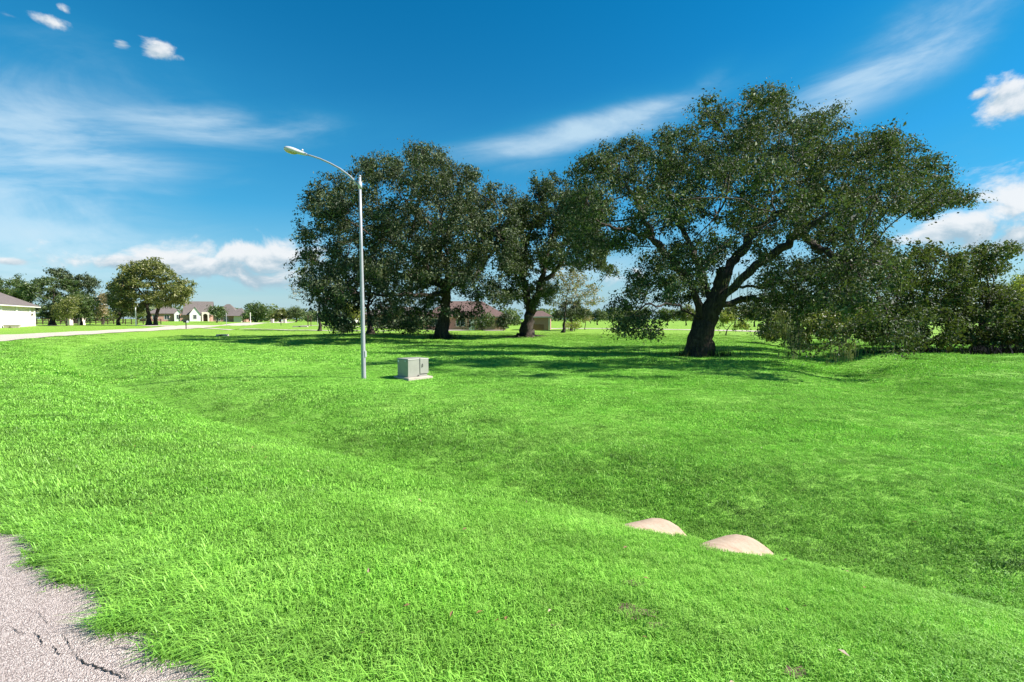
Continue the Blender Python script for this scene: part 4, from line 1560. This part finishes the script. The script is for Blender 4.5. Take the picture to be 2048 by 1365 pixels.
# white garage at the left edge: facade runs from near-left to far-right, facing the sun
A = Vector((-71.5, 69.5, 0))
B = Vector((-79.6, 83.5, 0))
d = (B - A).normalized()
ang = math.atan2(-d.y, -d.x)               # local +x runs from B back towards A, local -y looks out of the facade
base = Vector((B.x, B.y, hz(B.x, B.y)))
ang = math.atan2((A - B).y, (A - B).x)
gar = tag(empty('garage', base, ang), 'white garage with hipped grey roof at the left edge', 'garage')
# the facade's outward side is to local +y or -y; make it face +X world
sx = 1 if (Matrix.Rotation(ang, 3, 'Z') @ Vector((0, 1, 0))).x > 0 else -1
Lg, Dg = 30.0, 12.0
ya, yb = (-Dg, 0) if sx > 0 else (0, Dg)
HW = 3.05
MB().box(0, Lg, ya, yb, -.4, HW).build('wall', M_STUCCO, gar)
m = MB()
hip_roof(m, 0, Lg, ya, yb, HW + .18, 3.6, 5.8, .7)
m.build('roof', M_ROOFG, gar)
MB().box(-.66, Lg + .66, ya - .66, yb + .66, HW + .003, HW + .17).build('fascia', M_WHITE, gar)
yo = yb if sx > 0 else ya
for k in range(3):
    q = MB()
    xa = 3.2 + k * 6.2
    y0_, y1_ = (yo + .01, yo + .08) if sx > 0 else (yo - .08, yo - .01)
    dr = MB().box(xa, xa + 5.0, y0_, y1_, -.05, 2.35).build('garage_door', M_WHITE, gar)
    for rr in range(4):
        for cc in range(6):
            yy0, yy1 = (y1_ - .002, y1_ + .02) if sx > 0 else (y0_ - .02, y0_ + .002)
            MB().box(xa + .1 + cc * .82, xa + .8 + cc * .82, yy0, yy1, .08 + rr * .57, .52 + rr * .57).build('panel', M_WHITE, dr)
yy0, yy1 = (yo + .01, yo + .12) if sx > 0 else (yo - .12, yo - .01)
for xa in (.1, 2.3, 8.4, 14.6):
    MB().box(xa, xa + .6, yy0, yy1, -.1, HW - .05).build('pilaster', M_WHITE, gar)
MB().box(1.5, 1.75, yo + .01 if sx > 0 else yo - .15, yo + .15 if sx > 0 else yo - .01, 1.75, 2.05).build('wall_lamp', M_DARK, gar)
for k, (px, lb) in enumerate([(17, 'grey planter trough nearer the left edge, by the garage'), (31, 'grey planter trough farther from the left edge, by the garage')]):
    p = G(px, 71)
    t = tag(empty('planter', p, R(25)), lb, 'planter', 'planters before the garage')
    MB().add([(-.38, -.2, 0), (.38, -.2, 0), (.38, .2, 0), (-.38, .2, 0), (-.48, -.28, .38), (.48, -.28, .38), (.48, .28, .38), (-.48, .28, .38)],
             [(3, 2, 1, 0), (0, 1, 5, 4), (1, 2, 6, 5), (2, 3, 7, 6), (3, 0, 4, 7), (4, 5, 6, 7)]).build('trough', M_CONC, t)
    MB().box(-.52, .52, -.32, .32, .37, .44).build('rim', M_CONC, t, .01)

# gabled brick house
p = G(364, 165)
hs = tag(empty('brick_house', p, R(27)), 'brick house with white gables and arched entrance at the road bend', 'house')
hs.scale = (.88, .88, .95)
MB().box(-10.5, 0, 0, 9, -.5, 2.6).build('wall', M_BRICK, hs)
m = MB()
hip_roof(m, -10.5, -.2, 0, 9, 2.62, 2.7, 4.6, .6)
m.build('roof', M_ROOFG, hs)
blk = MB()
blk.box(-.4, 9.5, -1.5, 9, -.5, 2.6)
blk.build('wall', M_BRICK, hs)
# main steep gable: ridge along x, gable end towards +x
g = MB()
poly = [(-1.5, 2.6), (9.0, 2.6), (3.7, 6.9)]
v = [(9.5, y, z) for y, z in poly] + [(1.0, y, z) for y, z in poly]
g.add(v, [(0, 1, 2), (5, 4, 3), (0, 3, 4, 1), (1, 4, 5, 2), (2, 5, 3, 0)])
g.build('gable', M_BRICK, hs)
rf = MB()
for (ya_, za_), (yb_, zb_) in (((-2.1, 2.25), (3.7, 7.05)), ((9.6, 2.25), (3.7, 7.05))):
    rf.add([(.4, ya_, za_), (10.1, ya_, za_), (10.1, yb_, zb_), (.4, yb_, zb_), (.4, ya_, za_ - .18), (10.1, ya_, za_ - .18), (10.1, yb_, zb_ - .18), (.4, yb_, zb_ - .18)],
           [(0, 1, 2, 3), (7, 6, 5, 4), (0, 4, 5, 1), (1, 5, 6, 2), (2, 6, 7, 3), (3, 7, 4, 0)])
rf.build('roof', M_ROOFG, hs)
for xa, wd, hh, yf in ((-2.2, 2.6, 3.9, -1.2), (2.8, 3.4, 4.9, -3.2)):
    q = MB()
    poly = [(xa, -.4), (xa + wd, -.4), (xa + wd, 2.5), (xa + wd / 2, hh), (xa, 2.5)]
    q.prism(poly, yf, yf + 4)
    q.build('front_gable', M_WHITE, hs)
    q = MB()
    for sgn in (-1, 1):
        xe = xa + wd / 2 + sgn * (wd / 2 + .3)
        xm = xa + wd / 2
        q.add([(xe, yf - .25, 2.3), (xm, yf - .25, hh + .15), (xm, yf + 4, hh + .15), (xe, yf + 4, 2.3), (xe, yf - .25, 2.18), (xm, yf - .25, hh + .03), (xm, yf + 4, hh + .03), (xe, yf + 4, 2.18)],
              [(0, 1, 2, 3), (7, 6, 5, 4), (0, 4, 5, 1), (1, 5, 6, 2), (2, 6, 7, 3), (3, 7, 4, 0)])
    q.build('roof', M_ROOFG, hs)
    window(hs, xa + wd / 2 - .5, xa + wd / 2 + .5, .8, 2.2, yf - .01)
q = MB()
arch = [(6.6, -.3), (7.0, -.3), (7.0, 1.9)] + [(7.75 - .75 * math.cos(t), 1.9 + .7 * math.sin(t)) for t in np.linspace(.3, math.pi - .3, 7)] + [(8.5, 1.9), (8.5, -.3), (8.9, -.3), (8.9, 3.2), (6.6, 3.2)]
q.prism(arch[::-1], -2.6, -1.52)
q.build('porch', M_STUCCO, hs)
MB().box(7.1, 8.4, -1.56, -1.505, -.2, 2.2).build('door', M_WOODD, hs)
for xa in (-8.9, -5.4):
    window(hs, xa, xa + 1.5, .7, 2.1, -.01)

# far house with purple-grey roof
p = G(462, 215)
h2 = tag(empty('far_house', p, R(15)), 'far house with steep dark hipped roof between two round trees', 'house')
MB().box(-7, 6, 0, 9, -.5, 2.6).build('wall', M_BRICK, h2)
m = MB()
hip_roof(m, -7, 3, 0, 9, 2.62, 5.2, 4.9, .6)
m.build('roof', M_ROOFG, h2)
m = MB()
hip_roof(m, 0, 6.4, -2, 7, 2.63, 3.4, 3.0, .5)
m.build('roof', M_ROOFG, h2)
MB().box(1.5, 4.5, -1.6, -.003, -.5, 2.55).build('porch', M_STUCCO, h2)
for xa in (-5.5, -2.6):
    window(h2, xa, xa + 1.4, .7, 2.1, -.01)

# brown roofed house behind the oaks
p = G(900, 95)
h3 = tag(empty('brick_house', p, R(4)), 'pinkish brick house with brown hipped roof behind the two left oaks', 'house')
MB().box(-5, 10.6, 0, 11, -.5, 2.55).build('wall', M_BRICK, h3)
m = MB()
hip_roof(m, -5, 10.6, 0, 11, 2.58, 3.1, 5.0, .55)
m.build('roof', M_ROOFB, h3)
MB().box(-5.5, 11.1, -.5, -.35, 2.36, 2.57).build('fascia', M_TRIM, h3)
for xa in (-3.6, 1.2):
    window(h3, xa, xa + 1.5, .8, 2.1, -.01)
MB().box(3.6, 4.6, -.05, -.004, -.2, 2.1).build('door', M_WHITE, h3)
MB().tube([(3.0, -.08, -.3), (3.0, -.08, 2.4)], .06, 8).build('downpipe', M_TRIM, h3)
p = G(1078, 94)
h4 = tag(empty('brick_garage', p, R(-6)), 'detached brick garage with brown hipped roof behind the split oak trunk', 'garage')
MB().box(-2.2, 2.1, 0, 6, -.5, 2.5).build('wall', M_BRICK, h4)
m = MB()
hip_roof(m, -2.2, 2.1, 0, 6, 2.53, 1.1, 2.0, .45)
m.build('roof', M_ROOFB, h4)
MB().box(-2.6, 2.5, -.42, -.28, 2.34, 2.52).build('fascia', M_WHITE, h4)
MB().box(1.75, 2.13, -.12, -.004, -.5, 2.3).build('pillar', M_STUCCO, h4)
p = G(1074, 91.5)
fe = tag(empty('wooden_fence', p, R(-4)), 'short red-brown board fence in front of the detached brick garage', 'fence')
for k in range(15):
    MB().box(-1.25 + k * .168, -1.25 + k * .168 + .155, -.012 + .006 * (k % 2), .012 + .006 * (k % 2), .02, 1.12 + .02 * math.sin(k * 2.1)).build('board', M_WOODR, fe)
for zz in (.25, .9):
    MB().box(-1.27, 1.29, .03, .08, zz, zz + .09).build('rail', M_WOODR, fe)
# low building further left under the broad oak
p = G(800, 120)
h5 = tag(empty('far_house', p, R(6)), 'long low brick house seen under the broad oak canopy', 'house')
MB().box(-9, 7, 0, 9, -.5, 2.6).build('wall', M_BRICK, h5)
m = MB()
hip_roof(m, -9, 7, 0, 9, 2.62, 2.0, 4.6, .5)
m.build('roof', M_ROOFG, h5)
for xa in (-7.5, -4.0, 0.5, 3.6):
    window(h5, xa, xa + 1.6, .7, 2.1, -.01)
p = G(690, 170)
h6 = tag(empty('far_shed', p, R(3)), 'small pale shed beyond the slim young oak', 'shed')
MB().box(-3.5, 3.5, 0, 5, -.4, 2.3).build('wall', M_WHITE, h6)
q = MB().prism([(-3.9, 2.25), (3.9, 2.25), (0, 3.5)], -.4, 5.4)
q.build('roof', M_ROOFG, h6)
MB().box(-.6, .6, -.05, -.004, -.2, 2.0).build('door', M_DARK, h6)

# ------------------------------------------------------------------ rail fence, posts, mailboxes
pts = [G(px, Y) for px, Y in zip(np.linspace(62, 322, 23), np.linspace(112, 122, 23))]
rf = tag(empty('rail_fence', pts[0]), 'dark brown rail fence crossing behind the two-trunked oak', 'fence')
for k, p in enumerate(pts):
    q = p - pts[0]
    MB().box(q.x - .07, q.x + .07, q.y - .07, q.y + .07, q.z - .2, q.z + 1.35).build('post', M_WOODD, rf)
    if k:
        o = pts[k - 1] - pts[0]
        for zz in (.35, .78, 1.2):
            MB().add([(o.x + .07, o.y - .10, o.z + zz), (q.x - .07, q.y - .10, q.z + zz), (q.x - .07, q.y - .10, q.z + zz + .14), (o.x + .07, o.y - .10, o.z + zz + .14),
                      (o.x + .07, o.y - .073, o.z + zz), (q.x - .07, q.y - .073, q.z + zz), (q.x - .07, q.y - .073, q.z + zz + .14), (o.x + .07, o.y - .073, o.z + zz + .14)],
                     [(0, 1, 2, 3), (7, 6, 5, 4), (0, 4, 5, 1), (1, 5, 6, 2), (2, 6, 7, 3), (3, 7, 4, 0)]).build('rail', M_WOODD, rf)


def mailbox(px, Y, label, rz, s=1.0):
    p = G(px, Y)
    t = tag(empty('mailbox', p, rz), label, 'mailbox', 'mailboxes along the road')
    MB().box(-.05, .05, -.05, .05, -.2, 1.05 * s).build('post', M_DARK, t)
    prof = [(-.16, 0), (.16, 0), (.16, .2)] + [(.16 * math.cos(a), .2 + .14 * math.sin(a)) for a in np.linspace(.3, math.pi - .3, 6)] + [(-.16, .2)]
    bx = MB().prism([(x * 1.3 * s, 1.05 * s + z * s) for x, z in prof], -.34, .34).build('box', M_DARK, t)
    MB().box(.2 * s, .215 * s, -.1, .02, 1.3 * s, 1.42 * s).build('flag', M_WOODR, bx)
    MB().prism([(x * 1.22 * s, 1.05 * s + z * .97 * s + .004) for x, z in prof], -.37, -.345).build('door', M_GALV, bx)


mailbox(372, 80, 'black mailbox nearer the two-trunked oak on the road edge', R(70), 1.0)
mailbox(562, 118, 'black mailbox farther along beside the vanishing road', R(65), 1.0)


def post(px, Y, h, r, m, label, name='marker_post', capm=None):
    p = G(px, Y)
    t = tag(empty(name, p), label, 'post')
    MB().tube([(0, 0, -.2), (0, 0, h)], r, 8).build('shaft', m, t)
    MB().tube([(0, 0, h), (0, 0, h + r * 1.2)], [r * 1.35, r * .7], 8).build('cap', capm or m, t)


post(272, 94, 3.4, .09, M_WHITE, 'white pole left of the two-trunked oak')
post(453, 125, 2.9, .06, M_GALV, 'thin grey pole in front of the far house')
post(501, 135, 3.0, .08, M_WHITE, 'thin white pole in front of the tall rounded tree')
post(616, 105, 2.1, .09, M_WOODD, 'dark wooden post, left of the pair under the bare twigs')
post(622, 105, 2.1, .09, M_WOODD, 'dark wooden post, right of the pair under the bare twigs')
post(635, 125, 5.0, .07, M_GALV, 'slim grey pole behind the pair of dark posts')


def column(px, Y, label):
    p = G(px, Y)
    t = tag(empty('brick_column', p), label, 'column', 'masonry columns')
    MB().box(-.42, .42, -.42, .42, -.3, 1.35).build('shaft', M_STUCCO, t, .02)
    MB().box(-.52, .52, -.52, .52, 1.352, 1.5, .06).build('cap', M_CONC, t)


column(139, 102, 'pale masonry column left of the opening at the driveway end')
column(164, 104, 'pale masonry column right of the opening at the driveway end')
column(545, 180, 'pale masonry column at the road bend, left one')
column(570, 185, 'pale masonry column at the road bend, right one')


def headwall(px, Y, w, label):
    p = G(px, Y)
    t = tag(empty('culvert_headwall', p, R(8)), label, 'culvert', 'culvert headwalls')
    ho = .16
    prof = [(-w, -.3), (w, -.3), (w * .8, .22), (-w * .8, .22)]
    MB().prism(prof, -.12, .5).build('headwall', M_CONC, t)
    MB().tube([(0, -.30, -.02), (0, .2, -.02)], [.2, .2], 14).build('pipe', M_DARK, t)  # capped near-black cylinder, its colour stands in for the shade inside the opening


headwall(443, 58, .7, 'small concrete culvert with dark opening in the lawn')
headwall(600, 95, 1.6, 'wide concrete culvert slab beside the far driveway')
